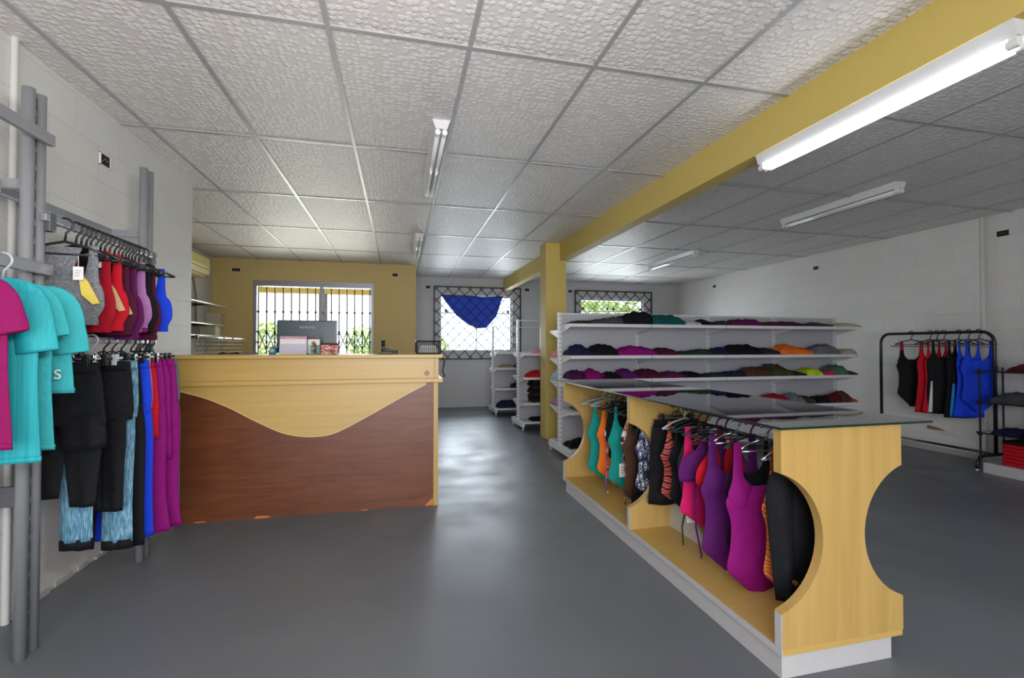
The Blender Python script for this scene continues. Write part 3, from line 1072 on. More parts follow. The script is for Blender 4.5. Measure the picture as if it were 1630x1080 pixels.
def gondola(name_label, x0, y0, nb, bw, top, levels, rlevels, dep, loc_z=0.0, cat='shelving unit', backs=True, backtop=None):
    t = thing('gondola_shelving', name_label, cat, (x0, y0, 0))
    for k in range(nb + 1):
        b = BM()
        box(b, k * bw - 0.016, k * bw + 0.016, -0.03, 0.03, 0.08, top, 0.003)
        up = obj('upright', b, WHITE_STEEL, t)
        b = BM()
        z = 0.16
        while z < top - 0.04:
            box(b, k * bw - 0.0168, k * bw + 0.0168, -0.005, 0.003, z, z + 0.022)
            for s in (-1, 1):
                box(b, k * bw - 0.003, k * bw + 0.003, s * 0.0295, s * 0.0308, z, z + 0.022)
            z += 0.05
        obj('slot_row', b, DARK, up)
    for k in range(nb):
        xa, xb = k * bw + 0.016, (k + 1) * bw - 0.016
        if backs:
            b = BM(); box(b, xa, xb, -0.006, 0.006, 0.14, (backtop or top) - 0.02); obj('back_panel', b, mat('shelf_back_panel', (176, 176, 184), 0.5), t)
            b = BM(); box(b, xa, xb, -0.01, 0.01, top - 0.02, top - 0.005); obj('top_rail', b, WHITE_STEEL, t)
        for lv, side in [(z, -1) for z in levels] + [(z, 1) for z in rlevels]:
            ya, yb = (-dep, -0.03) if side < 0 else (0.03, dep)
            b = BM()
            box(b, xa - 0.012, xb + 0.012, ya, yb, lv - 0.008, lv)
            fy = ya if side < 0 else yb
            box(b, xa - 0.012, xb + 0.012, min(fy, fy - side * 0.012), max(fy, fy - side * 0.012), lv - 0.034, lv - 0.008)
            sh = obj('shelf', b, WHITE_STEEL, t)
            for xx in (xa - 0.006, xb + 0.006):
                b = BM()
                yi = side * 0.03
                yo = side * (dep - 0.015)
                prism(b, [(yi, lv - 0.008), (yo, lv - 0.008), (yo, lv - 0.03), (yi, lv - 0.105)], 'x', xx - 0.0015, xx + 0.0015)
                obj('bracket', b, WHITE_STEEL, sh)
            b = BM(); box(b, xa - 0.014, xb + 0.014, -dep + 0.02, dep - 0.02, 0.105, 0.135)
        obj('base_tray', b, WHITE_STEEL, t)
    for k in (0, nb):
        b = BM(); box(b, k * bw - 0.02, k * bw + 0.02, -dep, dep, 0.06, 0.125, 0.003)
        ft = obj('base_foot', b, WHITE_STEEL, t)
        for s in (-1, 1):
            b = BM()
            box(b, k * bw - 0.012, k * bw + 0.012, s * (dep - 0.03) - 0.012, s * (dep - 0.03) + 0.012, 0.03, 0.06)
            cyl(b, (k * bw - 0.010, s * (dep - 0.03), 0.0225), (k * bw + 0.010, s * (dep - 0.03), 0.0225), 0.0225, 14)
            obj('caster', b, mat('caster_grey', (176, 178, 180), 0.4), ft)
    return t


GX, GY, GW = 1.75, 5.0, 0.95
gondola('long double-sided white shelving unit in front of the rear windows', GX, GY, 4, GW, 1.615, [1.475, 1.135, 0.88, 0.54], [1.42, 1.10, 0.84, 0.55], 0.35)
gondola('small white wheeled shelving unit directly behind the yellow column', 1.74, 6.87, 3, 0.93, 1.64, [1.13, 0.78, 0.41], [1.13, 0.78, 0.41], 0.33, backtop=1.15)
gondola('farthest white wheeled shelving unit, before the rear window with the blue cloth', 1.655, 8.41, 3, 0.93, 1.60, [1.13, 0.85, 0.49], [1.10, 0.82, 0.49], 0.33, backtop=1.13)


# ---------------------------------------------------------------- folded garments
PILE_CACHE = {}


def pile_mesh(seed, lumps=3):
    k = (seed % 14, lumps)
    if k in PILE_CACHE:
        return PILE_CACHE[k]
    r = random.Random(seed * 7 + 1)
    bm = BM()
    NU, NV = 26, 16
    cen = [(r.uniform(-0.6, 0.6), r.uniform(-0.6, 0.3), r.uniform(0.45, 0.8), r.uniform(0.3, 0.6)) for _ in range(lumps)]
    ph = [r.uniform(0, 6.28) for _ in range(6)]
    gridv = []
    for i in range(NU + 1):
        u = -1 + 2 * i / NU
        row = []
        for j in range(NV + 1):
            v = -1 + 2 * j / NV
            e = (1 - abs(u) ** 5) * (1 - abs(v) ** 5)
            h = 0.46
            for cx, cy, rr, a in cen:
                h += 0.45 * a * math.exp(-((u - cx) ** 2 + (v - cy) ** 2) / (rr * rr))
            h = min(h, 0.78 + 0.22 * math.tanh((h - 0.78) * 2))
            h += 0.05 * math.sin(u * 6 + v * 3 + ph[0]) + 0.035 * math.sin(u * 13 - v * 5 + ph[1]) + 0.03 * math.sin(v * 17 + u * 4 + ph[2])
            h *= max(0.0, e) ** 0.35
            x = u * 0.5 * (1 + 0.05 * math.sin(v * 7 + ph[3])) 
            y = v * 0.5 * (1 + 0.06 * math.sin(u * 6 + ph[4]))
            row.append(bm.verts.new((x, y, max(0, h))))
        gridv.append(row)
    for i in range(NU):
        for j in range(NV):
            bm.faces.new((gridv[i][j], gridv[i + 1][j], gridv[i + 1][j + 1], gridv[i][j + 1]))
    loop = [gridv[i][0] for i in range(NU + 1)] + [gridv[NU][j] for j in range(1, NV + 1)] + [gridv[i][NV] for i in range(NU - 1, -1, -1)] + [gridv[0][j] for j in range(NV - 1, 0, -1)]
    low = [bm.verts.new((v.co.x * 0.985, v.co.y * 0.985, 0.0)) for v in loop]
    for i in range(len(loop)):
        loop[i].co.z = max(loop[i].co.z, 0.03)
    n = len(loop)
    for i in range(n):
        bm.faces.new((loop[i], low[i], low[(i + 1) % n], loop[(i + 1) % n]))
    bm.faces.new(low)
    bmesh.ops.recalc_face_normals(bm, faces=bm.faces)
    me = bpy.data.meshes.new('folded_garment')
    bm.to_mesh(me)
    bm.free()
    for p in me.polygons:
        p.use_smooth = True
    me.materials.append(None)
    PILE_CACHE[k] = me
    return me


def pile(x, y, z, w_, d_, h_, colour, label, group, seed, rz=0.0, name='folded_garment', cat='folded garment', lumps=3):
    me = pile_mesh(seed, lumps)
    o = bpy.data.objects.new(name, me)
    C.objects.link(o)
    o.material_slots[0].link = 'OBJECT'
    o.material_slots[0].material = cloth(colour)
    o.location = (x, y, z)
    o.scale = (w_, d_, h_)
    o.rotation_euler = (0, 0, rz)
    tag(o, label, cat, group)
    return o


SH = [('top shelf', 1.475, [(1.94, 0.24, 0.045, 'charcoal'), (2.21, 0.33, 0.095, 'dark grey'), (2.55, 0.34, 0.165, 'black'), (2.93, 0.40, 0.125, 'dark teal'), (3.26, 0.22, 0.07, 'clear'), (3.46, 0.17, 0.079, 'black'), (3.65, 0.20, 0.066, 'charcoal'), (3.95, 0.38, 0.095, 'plum'), (4.50, 0.66, 0.065, 'burgundy'), (5.05, 0.38, 0.065, 'olive'), (5.43, 0.34, 0.06, 'cream')]),
      ('second shelf', 1.135, [(1.90, 0.22, 0.12, 'navy'), (2.16, 0.28, 0.125, 'black'), (2.53, 0.42, 0.115, 'magenta'), (2.92, 0.31, 0.09, 'burgundy'), (3.29, 0.39, 0.075, 'dark green'), (3.60, 0.18, 0.10, 'navy'), (3.94, 0.44, 0.13, 'black'), (4.32, 0.27, 0.085, 'charcoal'), (4.68, 0.40, 0.13, 'orange'), (5.10, 0.36, 0.14, 'grey'), (5.43, 0.24, 0.078, 'beige')]),
      ('third shelf', 0.88, [(1.86, 0.16, 0.10, 'dark purple'), (2.05, 0.20, 0.125, 'magenta'), (2.25, 0.18, 0.08, 'black'), (2.45, 0.21, 0.105, 'purple'), (2.70, 0.27, 0.10, 'burgundy'), (2.99, 0.26, 0.08, 'plum'), (3.26, 0.25, 0.07, 'black'), (3.52, 0.25, 0.05, 'dark green'), (3.80, 0.28, 0.075, 'navy'), (4.12, 0.34, 0.115, 'brown'), (4.44, 0.28, 0.145, 'olive'), (4.70, 0.22, 0.065, 'charcoal'), (4.92, 0.20, 0.10, 'lime'), (5.13, 0.20, 0.06, 'hot pink'), (5.34, 0.20, 0.125, 'green'), (5.50, 0.12, 0.065, 'maroon')]),
      ('fourth shelf', 0.54, [(1.90, 0.10, 0.05, 'grey'), (2.03, 0.16, 0.075, 'maroon'), (4.42, 0.26, 0.12, 'dark red'), (4.66, 0.20, 0.14, 'grey'), (4.86, 0.18, 0.09, 'olive'), (5.05, 0.19, 0.085, 'black'), (5.24, 0.18, 0.11, 'maroon'), (5.40, 0.13, 0.14, 'brown'), (5.51, 0.09, 0.08, 'rust')])]
BAYN = ['first bay by the yellow column', 'second bay', 'third bay', 'right-hand end bay']
sd = 0
for sname, z, items in SH:
    for i, (x, wd, h, col) in enumerate(items):
        sd += 1
        lf = items[i - 1][3] if i else None
        rt = items[i + 1][3] if i < len(items) - 1 else None
        bay = BAYN[min(3, max(0, int((x - GX) / GW)))]
        cname = 'clear-bagged' if col == 'clear' else col
        if lf and rt:
            pos = 'between the %s and %s ones' % (lf if lf != 'clear' else 'clear-bagged', rt if rt != 'clear' else 'clear-bagged')
        elif rt:
            pos = 'left end, beside the %s one' % rt
        else:
            pos = 'right end, beside the %s one' % lf
        pile(x, 4.815, z, min(wd * 1.22, 0.7), 0.28, h * 1.08, col, '%s folded garment, %s of long shelving, %s' % (cname, sname, pos), 'folded garments on the long shelving', sd, ((sd * 37) % 11 - 5) * 0.012)
pile(1.93, 4.86, 0.135, 0.30, 0.26, 0.11, 'black', 'black folded garment alone on the base of the long shelving, left end', 'folded garments on the long shelving', 91)
# second layer on the third shelf
# lilac and bagged items at the rear side of the long shelving
for k, (z, c, l) in enumerate(((1.10, 'pale pink', 'pink bagged garment on the rear side of the long shelving, upper shelf end'), (0.84, 'pale blue', 'pale blue bagged garment on the rear side of the long shelving, middle shelf end'), (0.55, 'lilac', 'lilac bagged garment on the rear side of the long shelving, lower shelf end'))):
    pile(1.83, 5.20, z, 0.17, 0.24, 0.15, c, l, 'bagged garments at the shelving end', 30 + k, lumps=2)

# small units
def P2(x, y, z, wd, d_, h, c, l, s, lumps=3):
    pile(x, y, z, wd, d_, h, c, l, 'folded garments on the two small shelving units', s, lumps=lumps)
P2(2.02, 6.71, 0.78, 0.40, 0.24, 0.11, 'red', 'red folded garment on the middle shelf behind the yellow column, left one', 41)
P2(2.36, 6.71, 0.78, 0.26, 0.24, 0.14, 'dark red', 'dark red folded garment on the middle shelf behind the yellow column, right one', 42)
P2(2.10, 6.71, 0.135, 0.42, 0.24, 0.09, 'black', 'black folded garment on the base of the shelving behind the yellow column', 44)
P2(2.45, 6.71, 0.135, 0.26, 0.24, 0.18, 'charcoal', 'tall charcoal garment heap on the base of the shelving behind the yellow column', 45)
P2(2.10, 6.71, 1.13, 0.32, 0.24, 0.07, 'pale pink', 'pale pink folded garment on the top shelf behind the yellow column', 46)
P2(1.88, 8.25, 0.85, 0.26, 0.22, 0.06, 'beige', 'beige folded garment on the farthest unit, upper shelf', 47)
P2(2.14, 8.25, 0.85, 0.24, 0.22, 0.10, 'green', 'green folded garment on the farthest unit, upper shelf', 48)
P2(2.13, 8.25, 0.49, 0.34, 0.22, 0.15, 'navy', 'navy and yellow folded garment on the farthest unit, middle shelf', 49)
P2(1.86, 8.25, 0.135, 0.32, 0.24, 0.17, 'navy', 'navy garment with yellow patches on the base of the farthest unit, left one', 50)
P2(2.20, 8.25, 0.135, 0.28, 0.24, 0.20, 'blue', 'blue garment heap on the base of the farthest unit, right one', 51)
P2(1.75, 8.60, 0.82, 0.14, 0.22, 0.10, 'white', 'white bag on the rear shelf end of the farthest unit, upper one', 52)
P2(1.75, 8.60, 0.49, 0.14, 0.22, 0.16, 'lilac', 'lilac bag on the rear shelf end of the farthest unit, lower one', 53)
P2(1.79, 8.25, 1.13, 0.2, 0.2, 0.05, 'white', 'small white packet on the top shelf of the farthest unit', 54)
P2(1.83, 7.05, 0.41, 0.13, 0.2, 0.07, 'white', 'small white packet on the rear shelf end behind the yellow column', 55)
# yellow patches
for x, y, z in ((1.80, 8.135, 0.225), (1.90, 8.135, 0.25), (2.05, 8.15, 0.54)):
    pass
# tall black stack
t = thing('garment_stack', 'tall stack of black folded garments on the lower shelf behind the yellow column', 'garment stack', (2.16, 6.71, 0.41))
rr = random.Random(9)
for k in range(10):
    b = BM()
    dx = rr.uniform(-0.02, 0.02)
    box(b, -0.27 + dx, 0.27 + dx, -0.12, 0.12, k * 0.034, k * 0.034 + 0.033, 0.011)
    obj('folded_layer', b, cloth('black' if k % 3 else 'dark brown'), t, smooth=True)


# ================================================================== GARMENT BUILDERS
def loft(bm, path, n=28, amp=0.0, freq=3.0, seed=0, sub=6, ex=0.8):
    """flattened tube through (x, z, half width, half depth[, y]); local XZ is the garment's plane"""
    pts = [tuple(p) + (0.0,) * (5 - len(p)) for p in path]
    res = []
    m = (len(pts) - 1) * sub
    for i in range(m + 1):
        res.append(cat(pts, i / m))
    r = random.Random(seed)
    ph = [r.uniform(0, 6.28) for _ in range(4)]
    rings = []
    L = len(res)
    for i, p in enumerate(res):
        a = res[max(i - 1, 0)]
        c = res[min(i + 1, L - 1)]
        tx, tz = c[0] - a[0], c[1] - a[1]
        q = math.hypot(tx, tz) or 1
        wx, wz = -tz / q, tx / q
        f = i / (L - 1)
        ring = []
        hw_, hd_ = max(p[2], 0.002), max(p[3], 0.0015)
        for k in range(n):
            th = 2 * PI * k / n
            cx, sy = math.cos(th), math.sin(th)
            ux = cx
            uy = math.copysign(abs(sy) ** 1.7, sy) * 0.8
            s = amp * (0.25 + 0.75 * f)
            off = s * (math.sin(ux * freq + ph[0] + 1.5 * f) + 0.5 * math.sin(ux * freq * 2.1 + ph[1] - 2.5 * f))
            wid = hw_ * (1 + 0.25 * amp / 0.012 * 0.06 * math.sin(f * 9 + ph[2] + (0 if cx > 0 else 2)))
            ring.append(bm.verts.new((p[0] + wx * ux * wid, p[4] + uy * hd_ + off, p[1] + wz * ux * wid)))
        rings.append(ring)
    for a, c in zip(rings, rings[1:]):
        for k in range(n):
            bm.faces.new((a[k], a[(k + 1) % n], c[(k + 1) % n], c[k]))
    bm.faces.new(rings[0][::-1])
    bm.faces.new(rings[-1])
    return bm


HANGG = None
HCACHE = {}


def hmesh(key, fn, m):
    k = key
    if k not in HCACHE:
        bm = fn()
        bmesh.ops.recalc_face_normals(bm, faces=bm.faces)
        me = bpy.data.meshes.new(key[0])
        bm.to_mesh(me)
        bm.free()
        me.materials.append(m)
        for p in me.polygons:
            p.use_smooth = True
        HCACHE[k] = me
    return HCACHE[k]


def hanger(loc, rz, label, group, kind='shoulder', drop=0.075, m=None, hw_=0.19):
    """origin at the rail's axis; hook over the rail, arms at -drop"""
    m = m or BLACK_P
    t = thing('coat_hanger' if kind == 'shoulder' else 'clip_hanger', label, 'hanger', loc, rz, group)

    def hook():
        b = BM()
        R = 0.027
        p = arc(0, 0, R, 205, -35, 12)
        p += [(0.004, 0, -0.038), (0, 0, -drop + 0.004)]
        tube(b, p, 0.0045, 8)
        return b

    def body():
        b = BM()
        if kind == 'shoulder':
            tube(b, [(-hw_, 0, -drop - 0.055), (-hw_ * 0.55, 0, -drop - 0.022), (0, 0, -drop), (hw_ * 0.55, 0, -drop - 0.022), (hw_, 0, -drop - 0.055)], [0.006, 0.0065, 0.006, 0.0065, 0.006], 8)
            tube(b, [(-hw_, 0, -drop - 0.055), (hw_, 0, -drop - 0.055)], 0.0045, 8)
        else:
            tube(b, [(-hw_ * 0.8, 0, -drop), (hw_ * 0.8, 0, -drop)], 0.006, 8)
            tube(b, arc(0, -drop, 0.03, 180, 0, 8), 0.004, 7)
        return b
    a = link('hook', hmesh(('hook', drop, m.name), hook, m), None, t)
    link('arms', hmesh(('arms', kind, drop, hw_, m.name), body, m), None, t)
    if kind == 'clip':
        def clip():
            b = BM()
            box(b, -0.011, 0.011, -0.011, -0.003, -0.034, 0.018, 0.002)
            box(b, -0.011, 0.011, 0.003, 0.011, -0.034, 0.018, 0.002)
            return b
        for s in (-1, 1):
            link('clip', hmesh(('clip', m.name), clip, m), None, t, (s * hw_ * 0.62, 0, -drop))
    return t


def garment(kind, colour, loc, rz, label, group, cat_, seed=0, **k):
    """origin: middle of the shoulder or waist line"""
    loc = (loc[0] + k.get('dx', 0), loc[1], loc[2])
    t = thing(k.get('name', kind), label, cat_, loc, rz, group)
    mt = cloth(colour)
    L_ = k.get('length', 0.4)
    W_ = k.get('hw', 0.14)
    amp = k.get('amp', 0.006)
    if kind == 'sports_bra':
        b = BM()
        s0 = k.get('strap', 0.085)
        loft(b, [(0, -L_ * 0.36, W_ * 0.62, 0.010), (0, -L_ * 0.50, W_ * 0.92, 0.026), (0, -L_ * 0.75, W_, 0.032), (0, -L_ * 0.9, W_ * 0.86, 0.022), (0, -L_, W_ * 0.84, 0.018)], amp=amp, seed=seed)
        obj('body', b, mt, t, smooth=True)
        for s in (-1, 1):
            b = BM()
            loft(b, [(s * s0, 0.012, 0.016, 0.006), (s * s0, -0.06, 0.019, 0.006), (s * s0 * 0.95, -L_ * 0.35, 0.026, 0.008), (s * s0 * 0.9, -L_ * 0.6, 0.045, 0.018)], n=14, seed=seed + s, sub=3)
            obj('strap', b, mt, t, smooth=True)
        b = BM(); loft(b, [(0, -L_ * 0.93, W_ * 0.86, 0.024), (0, -L_ * 1.0, W_ * 0.85, 0.023)], n=24, sub=1); obj('under_band', b, cloth(k.get('band', colour)), t, smooth=True)
        if k.get('panel'):
            for s in k.get('sides', (1,)):
                b = BM(); prism(b, [(s * W_ * 0.42, -L_ * 0.30), (s * W_ * 0.68, -L_ * 0.45), (s * W_ * 0.97, -L_ * 0.72), (s * W_ * 0.80, -L_ * 0.74), (s * W_ * 0.52, -L_ * 0.62)], 'y', -0.037, -0.033); obj('mesh_insert', b, cloth(k['panel']), t)
        if k.get('back'):
            b = BM(); prism(b, [(-0.075, 0.0), (0.06, 0.0), (0.03, -L_ * 0.28), (0.0, -L_ * 0.62), (-0.10, -L_ * 0.62), (-0.11, -L_ * 0.3)], 'y', 0.0, 0.004); obj('racerback', b, MESHG, t)
    elif kind == 'leggings':
        b = BM()
        ga = k.get('gap', 0.075)
        loft(b, [(0, 0, W_ * 0.92, 0.010), (0, -0.08, W_, 0.022), (0, -0.20, W_ * 1.06, 0.034), (0, -0.27, W_ * 0.98, 0.028)], amp=amp, seed=seed, sub=4)
        for s in (-1, 1):
            sp = k.get('splay', 0.02) * s
            lw = k.get('leg', 0.068)
            cut = L_ if s > 0 else k.get('length2', L_)
            loft(b, [(s * ga * 0.85, -0.21, lw * 1.05, 0.026), (s * ga + sp * 0.3, -0.36, lw * 1.0, 0.028), (s * ga + sp * 0.7, -cut * 0.75, lw * 0.86, 0.022), (s * ga + sp, -cut, k.get('hem', lw * 0.82), 0.018)], amp=amp * 0.8, seed=seed + s, n=22, sub=5)
        obj('fabric', b, mt, t, smooth=True)
        b = BM(); loft(b, [(0, 0.012, W_ * 0.93, 0.013), (0, -0.035, W_ * 0.96, 0.020)], n=24, sub=2); obj('waistband', b, cloth(k.get('band', colour)), t, smooth=True)
        if k.get('cuff'):
            for s in (-1, 1):
                sp = k.get('splay', 0.02) * s
                cut = L_ if s > 0 else k.get('length2', L_)
                hm = k.get('hem', k.get('leg', 0.068) * 0.82)
                b = BM(); loft(b, [(s * ga + sp, -cut + 0.01, hm * 1.02, 0.020), (s * ga + sp, -cut - 0.035, hm * 1.0, 0.019)], n=20, sub=2); obj('cuff', b, cloth(k['cuff']), t, smooth=True)
    elif kind == 't_shirt':
        b = BM()
        loft(b, [(0, 0.0, 0.08, 0.012), (0, -0.02, W_ * 0.55, 0.018), (0, -0.06, W_ * 0.80, 0.024), (0, -0.18, W_ * 0.94, 0.034), (0, -L_ * 0.6, W_ * 0.95, 0.034), (0, -L_, W_ * 1.0, 0.028)], amp=amp, seed=seed, sub=6, n=36)
        obj('body', b, mt, t, smooth=True)
        SL = k.get('sleeve', 0.17)
        for s in (-1, 1):
            b = BM()
            loft(b, [(s * W_ * 0.46, -0.046, 0.040, 0.010), (s * W_ * 0.76, -0.085, 0.070, 0.024), (s * W_ * 0.88, -0.095 - SL * 0.45, 0.066, 0.034), (s * (W_ * 0.93), -0.095 - SL * 0.80, 0.062, 0.036)], n=22, amp=0.003, seed=seed + s, sub=5)
            sl = obj('sleeve', b, mt, t, smooth=True)
        b = BM(); tube(b, [(0.07 * math.cos(a * PI / 8 + PI), -0.012 - 0.016 * math.sin(a * PI / 8), 0.002 - 0.030 * math.sin(a * PI / 8)) for a in range(9)], 0.0045, 8); obj('neck_band', b, mt, t, smooth=True)
        b = BM(); loft(b, [(0, -L_ + 0.018, W_ * 1.0, 0.030), (0, -L_ - 0.001, W_ * 1.004, 0.0295)], n=36, sub=1, amp=amp, seed=seed); obj('hem', b, mt, t, smooth=True)
    elif kind == 'one_piece':
        b = BM()
        s0 = k.get('strap', W_ * 0.62)
        sw = k.get('strap_w', 0.012)
        loft(b, [(0, -L_ * 0.27, W_ * 0.42, 0.010), (0, -L_ * 0.35, W_ * 0.96, 0.034), (0, -L_ * 0.50, W_ * 0.84, 0.028), (0, -L_ * 0.66, W_ * 0.86, 0.026), (0, -L_ * 0.80, W_ * 0.94, 0.028), (0, -L_ * 0.89, W_ * 0.60, 0.024), (0, -L_ * 0.97, W_ * 0.24, 0.018), (0, -L_, W_ * 0.20, 0.012)], amp=amp, seed=seed, sub=6)
        for s in (-1, 1):
            loft(b, [(s * s0, -L_ * 0.13, sw * 1.2, 0.006), (s * s0 * 0.98, -L_ * 0.22, max(sw * 1.5, W_ * 0.18), 0.013), (s * W_ * 0.54, -L_ * 0.30, W_ * 0.38, 0.027), (s * W_ * 0.46, -L_ * 0.38, W_ * 0.38, 0.028), (s * W_ * 0.38, -L_ * 0.46, W_ * 0.25, 0.010)], n=20, sub=5, seed=seed + s)
        obj('body', b, mt, t, smooth=True)
        for s in (-1, 1):
            b = BM()
            loft(b, [(s * s0, 0.01, sw, 0.005), (s * s0, -L_ * 0.08, sw * 1.1, 0.005), (s * s0, -L_ * 0.145, sw * 1.22, 0.0065)], n=12, sub=4)
            obj('strap', b, cloth(k.get('strap_col', colour)), t, smooth=True)
        if k.get('lining'):
            b = BM(); loft(b, [(0.0, -L_ * 0.965, W_ * 0.26, 0.003, -0.016), (0.0, -L_ * 1.0, W_ * 0.19, 0.003, -0.012)], n=16, sub=3); obj('lining_edge', b, cloth(k['lining']), t, smooth=True)
    elif kind == 'bikini_top':
        for s in (-1, 1):
            b = BM()
            loft(b, [(s * 0.06, -0.03, 0.004, 0.003), (s * 0.062, -0.12, 0.035 * k.get('cs', 1), 0.018), (s * 0.065 * k.get('cs', 1), -0.20, 0.062 * k.get('cs', 1), 0.032), (s * 0.065 * k.get('cs', 1), -0.245, 0.058 * k.get('cs', 1), 0.024)], n=18, amp=0.003, seed=seed + s, sub=4)
            obj('cup', b, mt, t, smooth=True)
            b = BM(); tube(b, [(s * 0.05, 0, 0.012), (s * 0.06, 0, -0.05)], 0.003, 6); obj('neck_string', b, cloth(k.get('string', colour)), t, smooth=True)
            b = BM()
            r = random.Random(seed + s * 3)
            ex_ = k.get('tail', 0.5)
            tube(b, [(s * 0.10, 0, -0.24), (s * 0.115, -0.012, -0.30), (s * (0.10 + r.uniform(-0.02, 0.02)), -0.02, -0.30 - ex_ * 0.3), (s * (0.10 + r.uniform(-0.03, 0.03)), -0.014, -0.28 - ex_ * 0.55), (s * 0.10, -0.018, -0.26 - ex_ * 0.8)], [0.004, 0.004, 0.005, 0.0045, 0.0035], 7)
            obj('tie_string', b, cloth(k.get('string', colour)), t, smooth=True)
        b = BM(); loft(b, [(0, -0.24, 0.12 * k.get('cs', 1), 0.020), (0, -0.262, 0.118 * k.get('cs', 1), 0.018)], n=20, sub=2); obj('under_band', b, cloth(k.get('string', colour)), t, smooth=True)
    elif kind == 'jacket':
        b = BM()
        loft(b, [(0, -0.005, 0.05, 0.012), (0, -0.03, W_ * 0.72, 0.022), (0, -0.07, W_ * 0.98, 0.034), (0, -L_ * 0.5, W_ * 1.0, 0.05), (0, -L_, W_ * 0.96, 0.045)], amp=amp, seed=seed, sub=6, n=36)
        obj('body', b, mt, t, smooth=True)
        for s in (-1, 1):
            b = BM()
            loft(b, [(s * W_ * 0.74, -0.06, 0.055, 0.03), (s * W_ * 1.02, -0.13, 0.062, 0.045), (s * W_ * 1.06, -L_ * 0.5, 0.054, 0.04, -0.012), (s * W_ * 0.98, -L_ * 0.93, 0.044, 0.034, -0.02)], n=22, amp=0.005, seed=seed + s, sub=6)
            obj('sleeve', b, mt, t, smooth=True)
        for zz, xb in ((-L_ * 0.80, -0.90), (-L_ * 0.90, -0.80)):
            b = BM(); tube(b, [(W_ * xb, -0.045, zz), (W_ * xb, -0.060, zz)], 0.009, 14); obj('button', b, mat('brass_button', (196, 160, 90), 0.3, 0.8), t)
    elif kind == 'tank_dress':
        b = BM()
        loft(b, [(0, -0.17, W_ * 0.72, 0.012), (0, -0.24, W_ * 0.92, 0.030), (0, -L_ * 0.55, W_ * 0.86, 0.030), (0, -L_, W_ * 1.15, 0.034)], amp=amp, seed=seed, sub=6)
        obj('body', b, mt, t, smooth=True)
        for s in (-1, 1):
            b = BM(); loft(b, [(s * 0.09, 0.01, 0.012, 0.005), (s * 0.09, -0.10, 0.015, 0.006), (s * 0.08, -0.2, 0.04, 0.014)], n=12, sub=3); obj('strap', b, cloth(k.get('strap_col', colour)), t, smooth=True)
        if k.get('stripe'):
            b = BM(); loft(b, [(-W_ * 0.55, -L_ * 0.55, 0.012, 0.003, -0.033), (-W_ * 0.75, -L_ * 0.98, 0.022, 0.003, -0.038)], n=12, sub=4); obj('side_stripe', b, cloth(k['stripe']), t, smooth=True)
    elif kind == 'shorts':
        b = BM()
        loft(b, [(0, 0, W_ * 0.86, 0.012), (0, -0.1, W_ * 1.0, 0.03), (0, -L_ * 0.62, W_ * 1.08, 0.035), (0.0, -L_ * 0.72, W_ * 1.06, 0.03)], amp=amp, seed=seed, sub=4)
        for s in (-1, 1):
            loft(b, [(s * W_ * 0.54, -L_ * 0.6, W_ * 0.52, 0.03), (s * W_ * 0.58, -L_, W_ * 0.52, 0.028)], amp=amp, seed=seed + s, n=20, sub=4)
        obj('fabric', b, mt, t, smooth=True)
        b = BM(); loft(b, [(0, 0.01, W_ * 0.87, 0.016), (0, -0.035, W_ * 0.9, 0.021)], n=24, sub=2); obj('waistband', b, cloth(colour), t, smooth=True)
    if k.get('tag_at'):
        tx, tz = k['tag_at'][:2]
        sz = k['tag_at'][2] if len(k['tag_at']) > 2 else 0.022
        b = BM()
        box(b, tx - sz, tx + sz, -0.052, -0.050, tz - sz * 1.6, tz + sz * 1.6)
        tube(b, [(tx, -0.051, tz + sz * 1.5), (tx - 0.003, -0.045, tz + sz * 1.5 + 0.05)], 0.0012, 5)
        tg = obj('price_tag', b, PAPER, t)
        b = BM()
        for q in range(3):
            box(b, tx - sz * 0.6, tx + sz * (0.6 - 0.2 * q), -0.0528, -0.052, tz + sz * (0.6 - q * 0.6), tz + sz * (0.72 - q * 0.6))
        obj('tag_print', b, mat('tag_print_grey', (90, 90, 96), 0.6), tg)
    return t


# ================================================================== LEFT GARMENT RACK
RX = -1.45
t = thing('garment_rack', 'grey steel wall garment rack with twin-tube posts along the left wall', 'garment rack', (RX, 2.70, 0))
for y in (2.26, 3.13):
    yl = y - 2.70
    for dy in (0.0, 0.062):
        b = BM(); cyl(b, (0, yl + dy, 0.0), (0, yl + dy, 2.27), 0.0215, 18)
        obj('post_tube', b, GREY_STEEL, t, smooth=True)
    b = BM()
    z = 0.1
    while z < 2.22:
        box(b, -0.004, 0.004, yl + 0.018, yl + 0.044, z, z + 0.05)
        z += 0.075
    obj('slotted_web', b, DARK_GREY, t)
BARX = 0.03
for z in (1.765, 1.262):
    b = BM(); box(b, BARX - 0.013, BARX + 0.013, 2.30 - 2.70, 3.20 - 2.70, z - 0.016, z + 0.016, 0.006); obj('hanging_bar', b, GREY_STEEL, t)
    for y in (2.335, 3.165):
        b = BM(); box(b, -0.02, BARX + 0.016, y - 0.018 - 2.70, y + 0.018 - 2.70, z - 0.055, z + 0.022, 0.006); obj('bar_bracket', b, DARK_GREY, t)
# rear cross rails along the wall
for z in (1.89, 1.40):
    b = BM(); box(b, -0.20, -0.17, 2.3 - 2.70, 3.2 - 2.70, z - 0.022, z + 0.022, 0.004); obj('rear_rail', b, GREY_STEEL, t)
    for y in (2.30, 3.17):
        b = BM(); box(b, -0.20, 0.0, y - 0.012 - 2.70, y + 0.012 - 2.70, z - 0.02, z + 0.02, 0.003); obj('rear_stay', b, GREY_STEEL, t)
